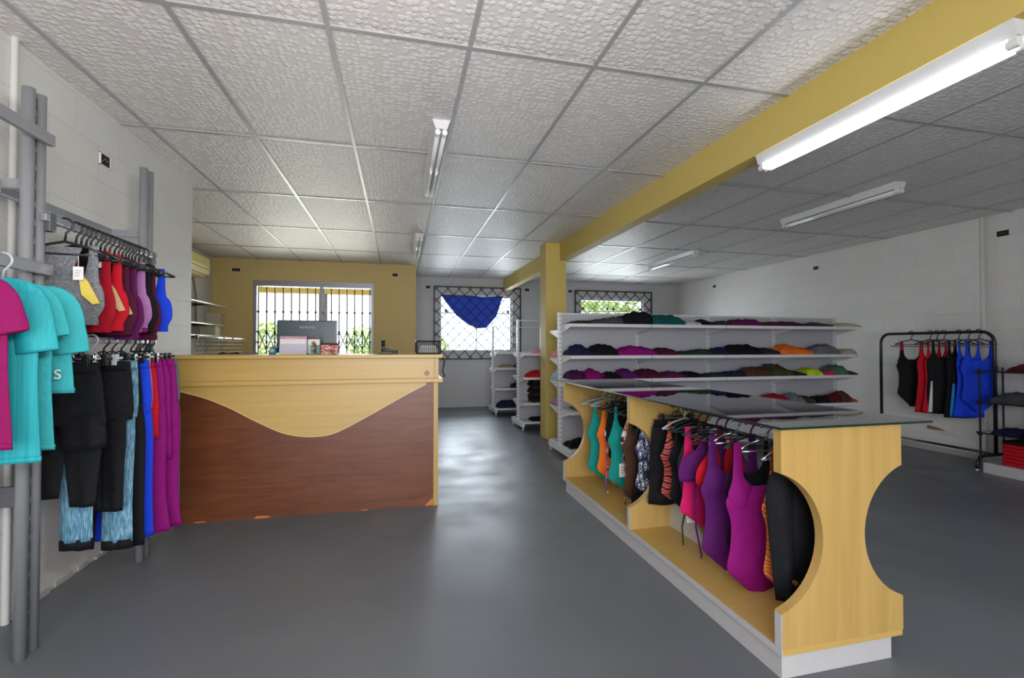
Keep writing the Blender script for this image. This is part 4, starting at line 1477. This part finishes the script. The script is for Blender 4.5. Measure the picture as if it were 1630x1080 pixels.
# arms running toward the camera
for z in (2.09, 1.865, 1.55):
    b = BM(); box(b, 0.022 if z != 1.865 else -0.1, 0.046 if z != 1.865 else -0.076, 1.35 - 2.70, (2.34 if z != 1.865 else 2.25) - 2.70, z - 0.024, z + 0.024, 0.006)
    obj('near_rail', b, GREY_STEEL, t)
# near section third post, just out of frame
for dy in (0.0, 0.062):
    b = BM(); cyl(b, (0, 1.33 - 2.70 + dy, 0.0), (0, 1.33 - 2.70 + dy, 2.27), 0.0215, 18); obj('post_tube', b, GREY_STEEL, t, smooth=True)
b = BM(); box(b, -0.26, 0.0, 2.25 - 2.70, 2.27 - 2.70, 0.60, 0.68, 0.004); obj('lower_stay', b, DARK_GREY, t)

# upper bar: sports tops
UZ = 1.765
HX = RX + BARX
up = [
    # y, colour, label, kwargs
    (2.43, 'grey_mesh_knit', 'grey racerback sports top with yellow lining, first on the upper left bar', dict(length=0.34, hw=0.145, back=True, panel='yellow', sides=(-1, 1), strap=0.10, tag_at=(0.07, -0.12, 0.018))),
    (2.57, 'dark red', 'dark red sports bra hanging just behind the grey racerback top', dict(length=0.37, hw=0.13)),
    (2.64, 'red', 'bright red sports bra with beige mesh inserts on the upper left bar', dict(length=0.36, hw=0.135, panel='tan', tag_at=(0.03, -0.04, 0.014))),
    (2.71, 'burgundy', 'burgundy sports bra with beige insert, behind the bright red one', dict(length=0.38, hw=0.14, panel='tan', tag_at=(0.03, -0.09, 0.014))),
    (2.79, 'plum', 'plum sports bra on the upper left bar, before the lilac one', dict(length=0.40, hw=0.14)),
    (2.86, 'lilac', 'lilac strappy sports bra with magenta band on the upper left bar', dict(length=0.36, hw=0.135, band='magenta')),
    (2.92, 'black', 'black sports bra between the lilac and burgundy ones', dict(length=0.36, hw=0.135, tag_at=(0.1, -0.33, 0.012))),
    (2.98, 'burgundy', 'second burgundy sports bra, near the far post', dict(length=0.40, hw=0.135)),
    (3.07, 'royal blue', 'royal blue sports bra, last before the far post', dict(length=0.35, hw=0.14)),
]
for i, (y, c, l, kw) in enumerate(up):
    rz = math.radians([6, -4, 8, 3, -3, 5, 2, -2, 12][i])
    hanger((HX, y, UZ), rz, 'black hanger of the ' + l.split(' on the')[0].split(',')[0], 'black hangers on the upper left bar', 'shoulder', 0.075, BLACK_P, 0.15)
    garment('sports_bra', c, (HX, y, UZ - 0.098), rz, l, 'sports tops on the upper left bar', 'sports top', seed=i * 3 + 1, **kw)
for i, y in enumerate((2.50, 2.535, 2.60, 2.675, 2.75, 2.825, 2.89, 2.95, 3.02)):
    hanger((HX, y, UZ), math.radians(((i * 5) % 9) - 4), 'empty black hanger on the upper left bar, just behind the ' + ['grey racerback top', 'grey racerback top, second one', 'dark red bra', 'bright red bra', 'beige-insert burgundy bra', 'plum bra', 'lilac bra', 'black bra', 'second burgundy bra'][i], 'empty black hangers on the upper left bar', 'shoulder', 0.075, BLACK_P, 0.12)

# lower bar: leggings on clip hangers
LZ = 1.262
lo = [
    (2.40, 'shorts', 'black', 'wide black shorts, first on the lower left bar', dict(length=0.36, hw=0.165, amp=0.01)),
    (2.45, 'leggings', 'black', 'black cropped leggings with twisted legs behind the wide shorts', dict(length=0.62, hw=0.14, length2=0.58, gap=0.07, leg=0.075, hem=0.05, splay=0.0)),
    (2.53, 'leggings', 'denim', 'nearer pair of blue denim-look leggings with black cuffs on the lower left bar', dict(length=0.80, hw=0.085, gap=0.026, leg=0.052, hem=0.046, cuff='black', splay=-0.01, band='denim')),
    (2.62, 'leggings', 'black', 'long black leggings between the two denim-look pairs', dict(length=0.70, hw=0.12, gap=0.04, leg=0.06, splay=0.0, dx=0.05)),
    (2.71, 'leggings', 'denim', 'farther pair of blue denim-look leggings with black cuffs on the lower left bar', dict(length=0.88, hw=0.08, gap=0.024, leg=0.046, hem=0.042, cuff='black', splay=0.0, band='denim', dx=0.07)),
    (2.78, 'leggings', 'black', 'slim black leggings in front of the royal blue pair', dict(length=0.93, hw=0.13, gap=0.09, leg=0.058)),
    (2.86, 'leggings', 'royal blue', 'shiny royal blue leggings on the lower left bar', dict(length=0.92, hw=0.135, gap=0.085, leg=0.058, hem=0.05)),
    (2.91, 'leggings', 'lilac', 'pale lilac leggings behind the royal blue pair', dict(length=0.90, hw=0.12, gap=0.07, leg=0.05)),
    (2.95, 'shorts', 'red', 'red shorts showing between the blue and magenta leggings', dict(length=0.42, hw=0.13)),
    (3.00, 'leggings', 'magenta', 'nearer magenta flared leggings on the lower left bar', dict(length=0.95, hw=0.135, gap=0.085, leg=0.062, hem=0.072)),
    (3.05, 'shorts', 'magenta', 'cropped magenta shorts between the two magenta leggings', dict(length=0.56, hw=0.145)),
    (3.10, 'leggings', 'magenta', 'farther magenta wide leggings, at the far post of the rack', dict(length=0.96, hw=0.155, gap=0.085, leg=0.085, hem=0.085)),
    (3.23, 'leggings', 'grey', 'grey leggings, last on the lower left bar beside the counter', dict(length=0.90, hw=0.15, gap=0.085, leg=0.07)),
]
for i, (y, kd, c, l, kw) in enumerate(lo):
    rz = math.radians([2, -3, 4, -2, 3, 0, 2, 0, -2, 3, 2, 4, 3][i])
    mm = [BLACK_P, CHROME, BLACK_P, CLEARP][i % 4] if i not in (11, 12) else BLACK_P
    hanger((HX, min(y, 3.15), LZ), rz, 'clip hanger holding the ' + l.split(' on the')[0].split(',')[0], 'clip hangers on the lower left bar', 'clip', 0.085, mm, 0.16)
    yy = min(y, 3.15)
    garment(kd, c, (HX, yy, LZ - 0.112), rz, l, 'leggings and shorts on the lower left bar', 'leggings' if kd == 'leggings' else 'shorts', seed=i * 5 + 2, **kw)

# shirts nearest the camera
SZ = 1.55
sh = [(1.76, 'pink', 'magenta pink T-shirt, nearest the camera at the left edge', dict(length=0.555, hw=0.285, sleeve=0.13, dx=-0.035)),
      (1.88, 'teal_ribbed_knit', 'ribbed teal T-shirt just behind the magenta pink one', dict(length=0.62, hw=0.265, sleeve=0.20, dx=-0.012)),
      (1.98, 'light teal', 'longer light teal T-shirt behind the ribbed teal one', dict(length=0.60, hw=0.285, sleeve=0.14, dx=-0.055)),
      (2.10, 'light teal', 'short light teal T-shirt with a white S emblem, farthest of the shirts', dict(length=0.41, hw=0.265, sleeve=0.21, dx=-0.045))]
for i, (y, c, l, kw) in enumerate(sh):
    rz = math.radians(3)
    hanger((RX + 0.034, y, SZ), rz, 'clear hanger of the ' + l.split(',')[0].split(' just')[0].split(' behind')[0], 'clear hangers of the shirts', 'shoulder', 0.07, CLEARP, 0.17)
    g_ = garment('t_shirt', c, (RX + 0.034, y, SZ - 0.082), rz, l, 'T-shirts at the left edge', 'T-shirt', seed=40 + i, amp=0.004, name='t_shirt', **kw)
    if i == 3:
        text('emblem', 'S', 0.05, PAPER, g_, (0.236, -0.047, -0.34), (PI / 2, 0, 0), 0.001)

# ================================================================== GARMENTS IN THE ISLAND
IHX = IX0 + w / 2
IHZ = 0.868
isg = [
    # y, kind, colour, label, kw
    (1.60, 'jacket', 'black', 'long black jacket with brass buttons, nearest in the display island', dict(length=0.61, hw=0.16, amp=0.008, dx=0.03)),
    (1.70, 'one_piece', 'tropical_orange_print', 'orange tropical print swimsuit behind the long black jacket', dict(length=0.63, hw=0.17, strap_col='rust', dx=0.01)),
    (1.83, 'one_piece', 'magenta', 'bright magenta one-piece swimsuit with cream edging in the island', dict(length=0.70, hw=0.17, lining='cream', strap_w=0.02, dx=-0.04)),
    (1.93, 'one_piece', 'black', 'black one-piece swimsuit behind the bright magenta one', dict(length=0.60, hw=0.15)),
    (2.02, 'one_piece', 'purple', 'dark purple swimsuit in the nearer compartment of the island', dict(length=0.68, hw=0.175, lining='cream', dx=-0.03, strap_w=0.02)),
    (2.11, 'bikini_top', 'red', 'red bikini top among the purple swimsuits', dict(tail=0.3, cs=1.35, dx=-0.02)),
    (2.18, 'bikini_top', 'purple', 'purple bikini top with long dangling tie strings', dict(tail=0.66, cs=1.6, dx=-0.02)),
    (2.27, 'one_piece', 'hot pink', 'hot pink swimsuit in the middle of the nearer compartment', dict(length=0.54, hw=0.17, strap_col='hot pink', strap_w=0.02, dx=-0.01)),
    (2.34, 'bikini_top', 'dark green', 'dark green bikini top with hanging tie strings and white tag', dict(tail=0.5, tag_at=(-0.07, -0.48, 0.028))),
    (2.41, 'one_piece', 'black', 'black swimsuit between the green and fern-print pieces', dict(length=0.52, hw=0.15)),
    (2.47, 'one_piece', 'red_fern_print', 'red fern-print swimsuit near the middle divider', dict(length=0.50, hw=0.17, strap_col='rust')),
    (2.55, 'shorts', 'black', 'black skirt hung against the middle divider', dict(length=0.50, hw=0.17)),
    # far compartment
    (2.74, 'one_piece', 'navy_leaf_print', 'navy and white leaf-print swimsuit just behind the middle divider', dict(length=0.56, hw=0.175, strap_col='navy')),
    (2.84, 'tank_dress', 'black', 'plain black tank dress behind the leaf-print swimsuit', dict(length=0.60, hw=0.14)),
    (2.94, 'one_piece', 'brown', 'brown swimsuit with beige cup in the far compartment', dict(length=0.68, hw=0.16, lining='beige')),
    (3.05, 'bikini_top', 'floral_print', 'multicolour floral bikini top with long patterned strings', dict(tail=0.55, string='floral_print')),
    (3.14, 'one_piece', 'teal', 'nearer teal one-piece swimsuit with a white tag', dict(length=0.62, hw=0.18, tag_at=(-0.08, -0.44, 0.030), lining='teal')),
    (3.22, 'one_piece', 'black', 'black halter swimsuit between the two teal swimsuits', dict(length=0.45, hw=0.15)),
    (3.30, 'bikini_top', 'purple_floral_print', 'purple and white floral bikini top with long strings', dict(tail=0.55, string='purple_floral_print')),
    (3.38, 'one_piece', 'orange', 'orange one-piece swimsuit in the far compartment', dict(length=0.62, hw=0.165)),
    (3.50, 'one_piece', 'teal', 'farther teal one-piece swimsuit near the end divider', dict(length=0.64, hw=0.185, strap_col='teal')),
    (3.26, 'shorts', 'black', 'black skirt with pink label hanging behind the floral pieces', dict(length=0.26, hw=0.13)),
]
for i, (y, kd, c, l, kw) in enumerate(isg):
    rz = math.radians([-4, 5, -6, 3, -5, 7, -3, 4, -6, 3, 5, -2, -5, 3, -4, 6, -3, 4, -5, 3, -6, 2][i])
    clipk = kd in ('shorts',)
    mm = CHROME if i in (1, 2, 4) else (CLEARP if i in (0, 10, 20) else BLACK_P)
    short = l.split(' with')[0].split(' behind')[0].split(',')[0].split(' in the')[0].split(' just')[0]
    hanger((IHX, y, IHZ), rz, ('clip hanger' if clipk else 'hanger') + ' holding the ' + short, 'hangers in the display island', 'clip' if clipk else 'shoulder', 0.062, mm, 0.155)
    name = {'one_piece': 'swimsuit', 'bikini_top': 'bikini_top', 'shorts': 'skirt', 'jacket': 'jacket', 'tank_dress': 'tank_dress'}[kd]
    garment(kd, c, (IHX, y, IHZ - (0.085 if not clipk else 0.088)), rz, l, 'garments hanging in the display island', name.replace('_', ' '), seed=100 + i * 3, name=name, **kw)
# an empty clear hanger on the far side
hanger((IHX, 3.62, IHZ), math.radians(-12), 'empty clear hanger near the end divider of the island', 'hangers in the display island', 'shoulder', 0.062, CLEARP, 0.18)

# ================================================================== ROLLING RACK AT THE RIGHT WALL
RRX, RY0, RY1, RH = 5.86, 3.47, 4.62, 1.385
t = thing('rolling_clothes_rack', 'black round-cornered clothes rack standing against the right wall', 'clothes rack', (RRX, (RY0 + RY1) / 2, 0))
hl = (RY1 - RY0) / 2
r = 0.11
p = [(0, -hl, 0.13)]
p += [(0, -hl, RH - r)] + [(0, -hl + r - r * math.cos(math.radians(a)), RH - r + r * math.sin(math.radians(a))) for a in range(15, 91, 15)]
p += [(0, hl - r + r * math.sin(math.radians(a)), RH - r + r * math.cos(math.radians(a))) for a in range(0, 91, 15)] + [(0, hl, 0.13)]
b = BM(); tube(b, p, 0.0165, 12); obj('frame_hoop', b, BLACK_S, t, smooth=True)
b = BM(); tube(b, [(0, -hl, 0.14), (0, hl, 0.14)], 0.013, 10); obj('bottom_rail', b, BLACK_S, t, smooth=True)
b = BM(); tube(b, [(0.03, -hl + 0.05, 1.235), (0.03, hl - 0.1, 1.235)], 0.006, 8); obj('thin_rail', b, DARK_GREY, t, smooth=True)
for s in (-1, 1):
    b = BM(); tube(b, [(-0.26, s * hl, 0.012), (-0.255, s * hl, 0.07), (-0.22, s * hl, 0.125), (-0.15, s * hl, 0.14), (0, s * hl, 0.14), (0.15, s * hl, 0.14), (0.215, s * hl, 0.12), (0.235, s * hl, 0.07), (0.24, s * hl, 0.012)], 0.0165, 10); ft = obj('foot', b, BLACK_S, t, smooth=True)
    b = BM()
    for x in (-0.26, 0.24):
        cyl(b, (x, s * hl, 0.0), (x, s * hl, 0.014), 0.014, 12)
    obj('foot_tip', b, WHITE_P, ft)
rk = [
    (4.26, 'one_piece', 'black', 'black swimsuit with red straps, leftmost on the black rack', dict(length=0.76, hw=0.15, strap_col='dark red', strap_w=0.016), 'swimsuit'),
    (4.06, 'tank_dress', 'red', 'red tank dress on the black rack, next to the leftmost swimsuit', dict(length=0.80, hw=0.15), 'tank_dress'),
    (3.99, 'tank_dress', 'red', 'second red dress with a white side stripe, mostly behind the black one', dict(length=0.80, hw=0.14, stripe='white'), 'tank_dress'),
    (3.92, 'tank_dress', 'black', 'wide black tank dress in the middle of the black rack', dict(length=0.80, hw=0.17), 'tank_dress'),
    (3.78, 'tank_dress', 'black', 'black tank dress with bright blue side stripe on the black rack', dict(length=0.82, hw=0.13, stripe='cyan'), 'tank_dress'),
    (3.69, 'tank_dress', 'royal blue', 'royal blue tank dress on the black rack, left of the blue swimsuit', dict(length=0.80, hw=0.13), 'tank_dress'),
    (3.60, 'one_piece', 'royal blue', 'royal blue swimsuit, rightmost on the black rack', dict(length=0.74, hw=0.17, strap_w=0.014), 'swimsuit'),
]
for i, (y, kd, c, l, kw, nm) in enumerate(rk):
    rz = math.radians([-34, -22, -20, -46, -24, -20, -26][i])
    short = l.split(' with')[0].split(',')[0].split(' in the')[0].split(' on the')[0]
    hanger((RRX, y, RH), rz, 'black hanger of the ' + short, 'hangers on the black rack', 'shoulder', 0.075, BLACK_P, 0.16)
    garment(kd, c, (RRX, y, RH - 0.10), rz, l, 'garments on the black rack', nm.replace('_', ' '), seed=200 + i, name=nm, **kw)

# wood chip ledge on the right wall
b = BM(); prism(b, [(4.10, 0.262), (4.27, 0.255), (4.275, 0.295), (4.20, 0.285)], 'x', XR - 0.03, XR)
tag(obj('broken_ledge', b, mat('broken_brick', (150, 92, 66), 0.9, bump=0.4)), 'broken brown brick edge low on the right wall behind the black rack', 'ledge')

# glass shelf stand at the right edge
t = thing('glass_shelf_stand', 'black-framed glass shelf stand at the right edge with bagged garments', 'shelf stand', (5.76, 3.10, 0))
for x in (-0.16, 0.16):
    for y in (-0.40, 0.34):
        b = BM(); cyl(b, (x, y, 0.1), (x, y, 1.02), 0.009, 8); obj('post', b, BLACK_S, t)
for z in (0.99, 0.685, 0.385):
    b = BM(); box(b, -0.18, 0.18, -0.42, 0.36, z - 0.008, z); s_ = obj('glass_shelf', b, SHELF_GLASS, t)
    b = BM(); box(b, -0.183, -0.18, -0.42, 0.36, z - 0.012, z + 0.002); box(b, -0.18, 0.18, 0.36, 0.363, z - 0.012, z + 0.002); obj('shelf_edge', b, BLACK_S, s_)
    b = BM()
    for x in (-0.16, 0.16):
        box(b, x - 0.014, x + 0.014, 0.326, 0.354, z - 0.03, z - 0.008)
    obj('shelf_clamp', b, BLACK_S, s_)
b = BM(); box(b, -0.21, 0.2, -0.45, 0.29, 0.0, 0.10, 0.003); obj('white_base', b, KICK, t)
G_ = 'garments on the glass shelf stand'
pile(5.76, 3.08, 0.99, 0.30, 0.34, 0.09, 'maroon', 'maroon bagged garment on the top glass shelf at the right edge', G_, 61)
pile(5.72, 3.20, 0.685, 0.26, 0.34, 0.13, 'dark grey', 'dark grey bagged garment on the middle glass shelf at the right edge', G_, 62)
pile(5.76, 2.88, 0.685, 0.28, 0.26, 0.16, 'dark teal', 'dark teal bagged garment beside the dark grey one, right edge', G_, 63)
pile(5.74, 2.95, 0.385, 0.30, 0.32, 0.20, 'dark purple', 'dark purple garment heap on the lower glass shelf at the right edge', G_, 64)
pile(5.74, 3.26, 0.385, 0.28, 0.2, 0.07, 'navy', 'navy folded garment on the lower glass shelf at the right edge', G_, 65)
t = thing('garment_stack', 'tall stack of red bagged garments on the white base at the right edge', 'garment stack', (5.75, 3.12, 0.10))
for k in range(7):
    b = BM(); box(b, -0.15, 0.15, -0.24, 0.15, k * 0.034, k * 0.034 + 0.033, 0.012); obj('folded_layer', b, cloth('red' if k < 6 else 'black'), t, smooth=True)
pile(5.70, 2.78, 0.10, 0.2, 0.16, 0.10, 'teal', 'small teal garment beside the red stack at the right edge', G_, 66)

# ================================================================== RECESS: AIR CONDITIONER, GLASS SHELVES
t = thing('air_conditioner', 'ivory split air conditioner high on the recess wall left of the yellow wall', 'air conditioner', (XREC + 0.004, 7.05, 2.36))
b = BM()
prism(b, [(0, 0.15), (0.17, 0.15), (0.205, 0.12), (0.215, 0.0), (0.20, -0.08), (0.13, -0.14), (0, -0.15)], 'y', -0.46, 0.46)
obj('casing', b, mat('ivory_casing', (220, 204, 140), 0.4), t)
b = BM(); box(b, 0.145, 0.215, -0.43, 0.43, -0.115, -0.075, 0.008); obj('louvre', b, mat('ivory_louvre', (232, 222, 186), 0.25), t)
b = BM(); box(b, 0.214, 0.2165, -0.43, 0.43, -0.045, -0.038); obj('panel_gap', b, DARK_GREY, t)
b = BM(); tube(b, [(0.03, 0.36, -0.14), (0.035, 0.42, -0.30), (0.035, 0.46, -0.40), (0.035, 0.46, -0.85)], 0.017, 10); obj('drain_pipe', b, mat('pipe_grey', (150, 146, 138), 0.5), t, smooth=True)

t = thing('wall_glass_shelves', 'glass wall shelves on black standards in the recess behind the counter', 'wall shelves', (XREC, 7.0, 0))
for y in (-0.55, 0.40):
    b = BM(); box(b, 0, 0.02, y - 0.012, y + 0.012, 1.0, 2.0); obj('standard', b, BLACK_S, t)
for z, yx in ((1.83, 0.95), (1.545, 0.95), (1.385, 0.95)):
    b = BM(); box(b, 0.06, 0.30, -0.95, 0.95, z - 0.01, z); s_ = obj('glass_shelf', b, SHELF_GLASS, t)
    b = BM(); box(b, 0.30, 0.304, -0.95, 0.95, z - 0.012, z + 0.002); obj('front_edge', b, mat('pale_green_edge', (170, 190, 182), 0.2), s_)
    for y in (-0.55, 0.40):
        b = BM(); prism(b, [(0.02, z - 0.01), (0.27, z - 0.01), (0.02, z - 0.035)], 'y', y - 0.003, y + 0.003); obj('bracket', b, BLACK_S, s_)


def crate(name, label, cat_, x0, x1, y0, y1, z0, z1, m, extra=None):
    t_ = thing(name, label, cat_, ((x0 + x1) / 2, (y0 + y1) / 2, z0))
    a, c = (x1 - x0) / 2, (y1 - y0) / 2
    b_ = BM(); box(b_, -a, a, -c, c, 0, (z1 - z0) * 0.93, 0.003); obj('body', b_, m, t_)
    b_ = BM(); box(b_, -a - 0.002, a + 0.002, -c - 0.002, c + 0.002, (z1 - z0) * 0.93, z1 - z0, 0.002); obj('lid', b_, extra or m, t_)
    return t_


crate('cardboard_box', 'small brown and pink box on the middle glass shelf in the recess', 'box', -2.78, -2.62, 6.15, 6.35, 1.547, 1.70, mat('card_pink', (206, 160, 136), 0.7), mat('card_brown', (140, 84, 56), 0.7))
crate('file_box', 'tall cream box standing on the lowest glass shelf in the recess', 'box', -2.80, -2.60, 7.60, 7.78, 1.387, 1.53, mat('cream_card', (206, 192, 160), 0.7))
crate('tall_cabinet', 'cream metal cabinet in the corner beside the yellow wall', 'cabinet', -2.855, -2.68, 7.98, 8.19, 0.0, 1.74, mat('cream_metal', (206, 196, 168), 0.5))
t = thing('plastic_basket', 'bright blue basket of small things on the lowest glass shelf', 'basket', (-2.70, 6.55, 1.387))
b = BM(); box(b, -0.09, 0.09, -0.16, 0.16, 0, 0.05, 0.01); obj('tray', b, mat('sky_blue_plastic', (40, 150, 214), 0.4), t)
pile(-2.70, 6.62, 1.437, 0.12, 0.14, 0.06, 'yellow', 'yellow cloth lying in the bright blue basket', None, 71)
pile(-2.70, 6.42, 1.437, 0.12, 0.14, 0.05, 'white', 'white packet lying in the bright blue basket', None, 72)
crate('blue_box', 'dark blue box beside the bright blue basket in the recess', 'box', -2.78, -2.64, 6.15, 6.33, 1.387, 1.44, mat('navy_box', (24, 50, 110), 0.5))

# chrome and wire stand below
t = thing('wire_display_stand', 'chrome-topped wire grid stand in the recess behind the counter', 'display stand', (-2.30, 7.35, 0))
b = BM(); tube(b, [(0, -1.2, 1.345), (0, 0.45, 1.345)], 0.013, 10); obj('top_tube', b, mat('bright_tube', (206, 206, 206), 0.3, 0.4), t, smooth=True)
for y in (-1.2, -0.35, 0.0, 0.45):
    b = BM(); cyl(b, (0, y - 0.012, 1.345), (0, y + 0.012, 1.345), 0.022, 12); obj('collar', b, DARK_GREY, t)
b = BM()
for k in range(34):
    y = -1.2 + k * 0.05
    cyl(b, (0, y, 0.0), (0, y, 1.335), 0.0022, 5)
for k in range(26):
    z = 0.06 + k * 0.05
    cyl(b, (0, -1.2, z), (0, 0.45, z), 0.0018, 5)
obj('wire_grid', b, mat('grid_wire', (130, 122, 100), 0.5, 0.3), t)
# bundle behind the counter
pile(-2.05, 6.35, 0.96, 0.5, 0.4, 0.24, 'charcoal', 'dark grey bag lying on the desk behind the left of the counter', None, 73)
pile(-1.86, 6.72, 0.96, 0.3, 0.3, 0.22, 'lilac', 'lilac and white bag on the desk behind the left of the counter', None, 74)
t = thing('back_desk', 'plain desk behind the service counter carrying bags', 'desk', (-1.95, 6.5, 0))
b = BM(); box(b, -0.34, 0.34, -0.5, 0.5, 0.93, 0.96, 0.003); obj('desk_top', b, BEIGE_H, t)
for x in (-0.31, 0.31):
    b = BM(); box(b, x - 0.015, x + 0.015, -0.48, 0.48, 0, 0.93); obj('side_panel', b, BEIGE, t)

# ================================================================== OUTSIDE
gb = BM(); box(gb, -40, 50, YB + 0.16, 90, -0.12, -0.06)
tag(obj('yard_ground', gb, mat('pale_yard', (196, 200, 150), 0.9, noise=0.25, nscale=0.6)), 'pale grassy yard outside behind the rear windows', 'ground', kind='structure')
gb = BM(); box(gb, -12, 12, -14, YF - 0.16, -0.12, -0.06)
tag(obj('street_ground', gb, mat('pale_paving', (150, 150, 148), 0.9)), 'paving outside the shop front', 'ground', kind='structure')
pb = BM(); box(pb, -6, 0.10, YY + 0.16, 10.1, -0.12, -0.01)
tag(obj('porch_floor', pb, mat('porch_concrete', (206, 204, 198), 0.8)), 'pale concrete porch floor outside the glass door', 'porch floor', kind='structure')
pb = BM(); box(pb, -6, 0.10, 9.5, 9.65, 2.24, 2.62); box(pb, -6, 0.10, YY + 0.16, 9.5, 2.63, 2.70)
struct(obj('trim_5', pb, YELLOW), 'yellow porch beam outside the glass door')
pb = BM(); box(pb, -1.50, -1.36, 9.5, 9.64, -0.01, 2.24)
struct(obj('trim_6', pb, mat('porch_post_grey', (96, 102, 122), 0.6)), 'grey blue porch post outside the glass door')

LEAFM = m_print('foliage_leaf', [(0.3, (124, 156, 92)), (0.55, (182, 200, 116)), (0.8, (226, 230, 158))], 3, 'noise')
BARK = mat('bark', (90, 76, 60), 0.9)


def tree(x, y, h, rr_, seed, label):
    t_ = thing('tree', label, 'tree', (x, y, -0.06), 0, 'trees behind the shop')
    b_ = BM(); tube(b_, [(0, 0, 0), (0.05, 0, h * 0.35), (0, 0.03, h * 0.6)], [h * 0.03, h * 0.022, h * 0.012], 8); obj('trunk', b_, BARK, t_, smooth=True)
    b_ = BM()
    r_ = random.Random(seed)
    for q in range(520):
        th, ph_, rad = r_.uniform(0, 2 * PI), math.acos(r_.uniform(-1, 1)), rr_ * (0.45 + 0.6 * r_.random() ** 0.5)
        c_ = Vector((rad * math.sin(ph_) * math.cos(th), rad * math.sin(ph_) * math.sin(th), h * 0.62 + rad * 0.9 * math.cos(ph_)))
        a_ = Vector((r_.uniform(-1, 1), r_.uniform(-1, 1), r_.uniform(-0.6, 0.6))).normalized() * rr_ * 0.13
        e_ = a_.cross(Vector((r_.uniform(-1, 1), r_.uniform(-1, 1), 1))).normalized() * rr_ * 0.09
        vs_ = [b_.verts.new(c_ + a_), b_.verts.new(c_ + e_), b_.verts.new(c_ - a_), b_.verts.new(c_ - e_)]
        b_.faces.new(vs_)
    obj('crown', b_, LEAFM, t_)
    return t_


tl_ = [(-4.6, 19.0, 2.3, 0.9, 'small round tree seen low at the left of the glass door'), (-1.5, 21, 2.4, 0.75, 'bushy tree seen just right of the monitor through the glass door'), (0.3, 23, 2.9, 0.85, 'taller tree at the right edge of the glass door'), (-0.8, 26, 2.9, 0.95, 'tree behind, between the two right-hand trees of the glass door'),
       (8.3, 20, 4.2, 1.5, 'pale leafy tree at the left of the right rear window'), (11.7, 19.5, 4.6, 1.6, 'pale leafy tree at the centre of the right rear window'), (11.0, 25, 4.8, 1.9, 'tree standing farther back in the right rear window'), (2.5, 34, 1.9, 1.0, 'distant bush low in the rear window with the blue cloth')]
for i, (x, y, h, rr_, l) in enumerate(tl_):
    tree(x, y, h, rr_, 300 + i, l)
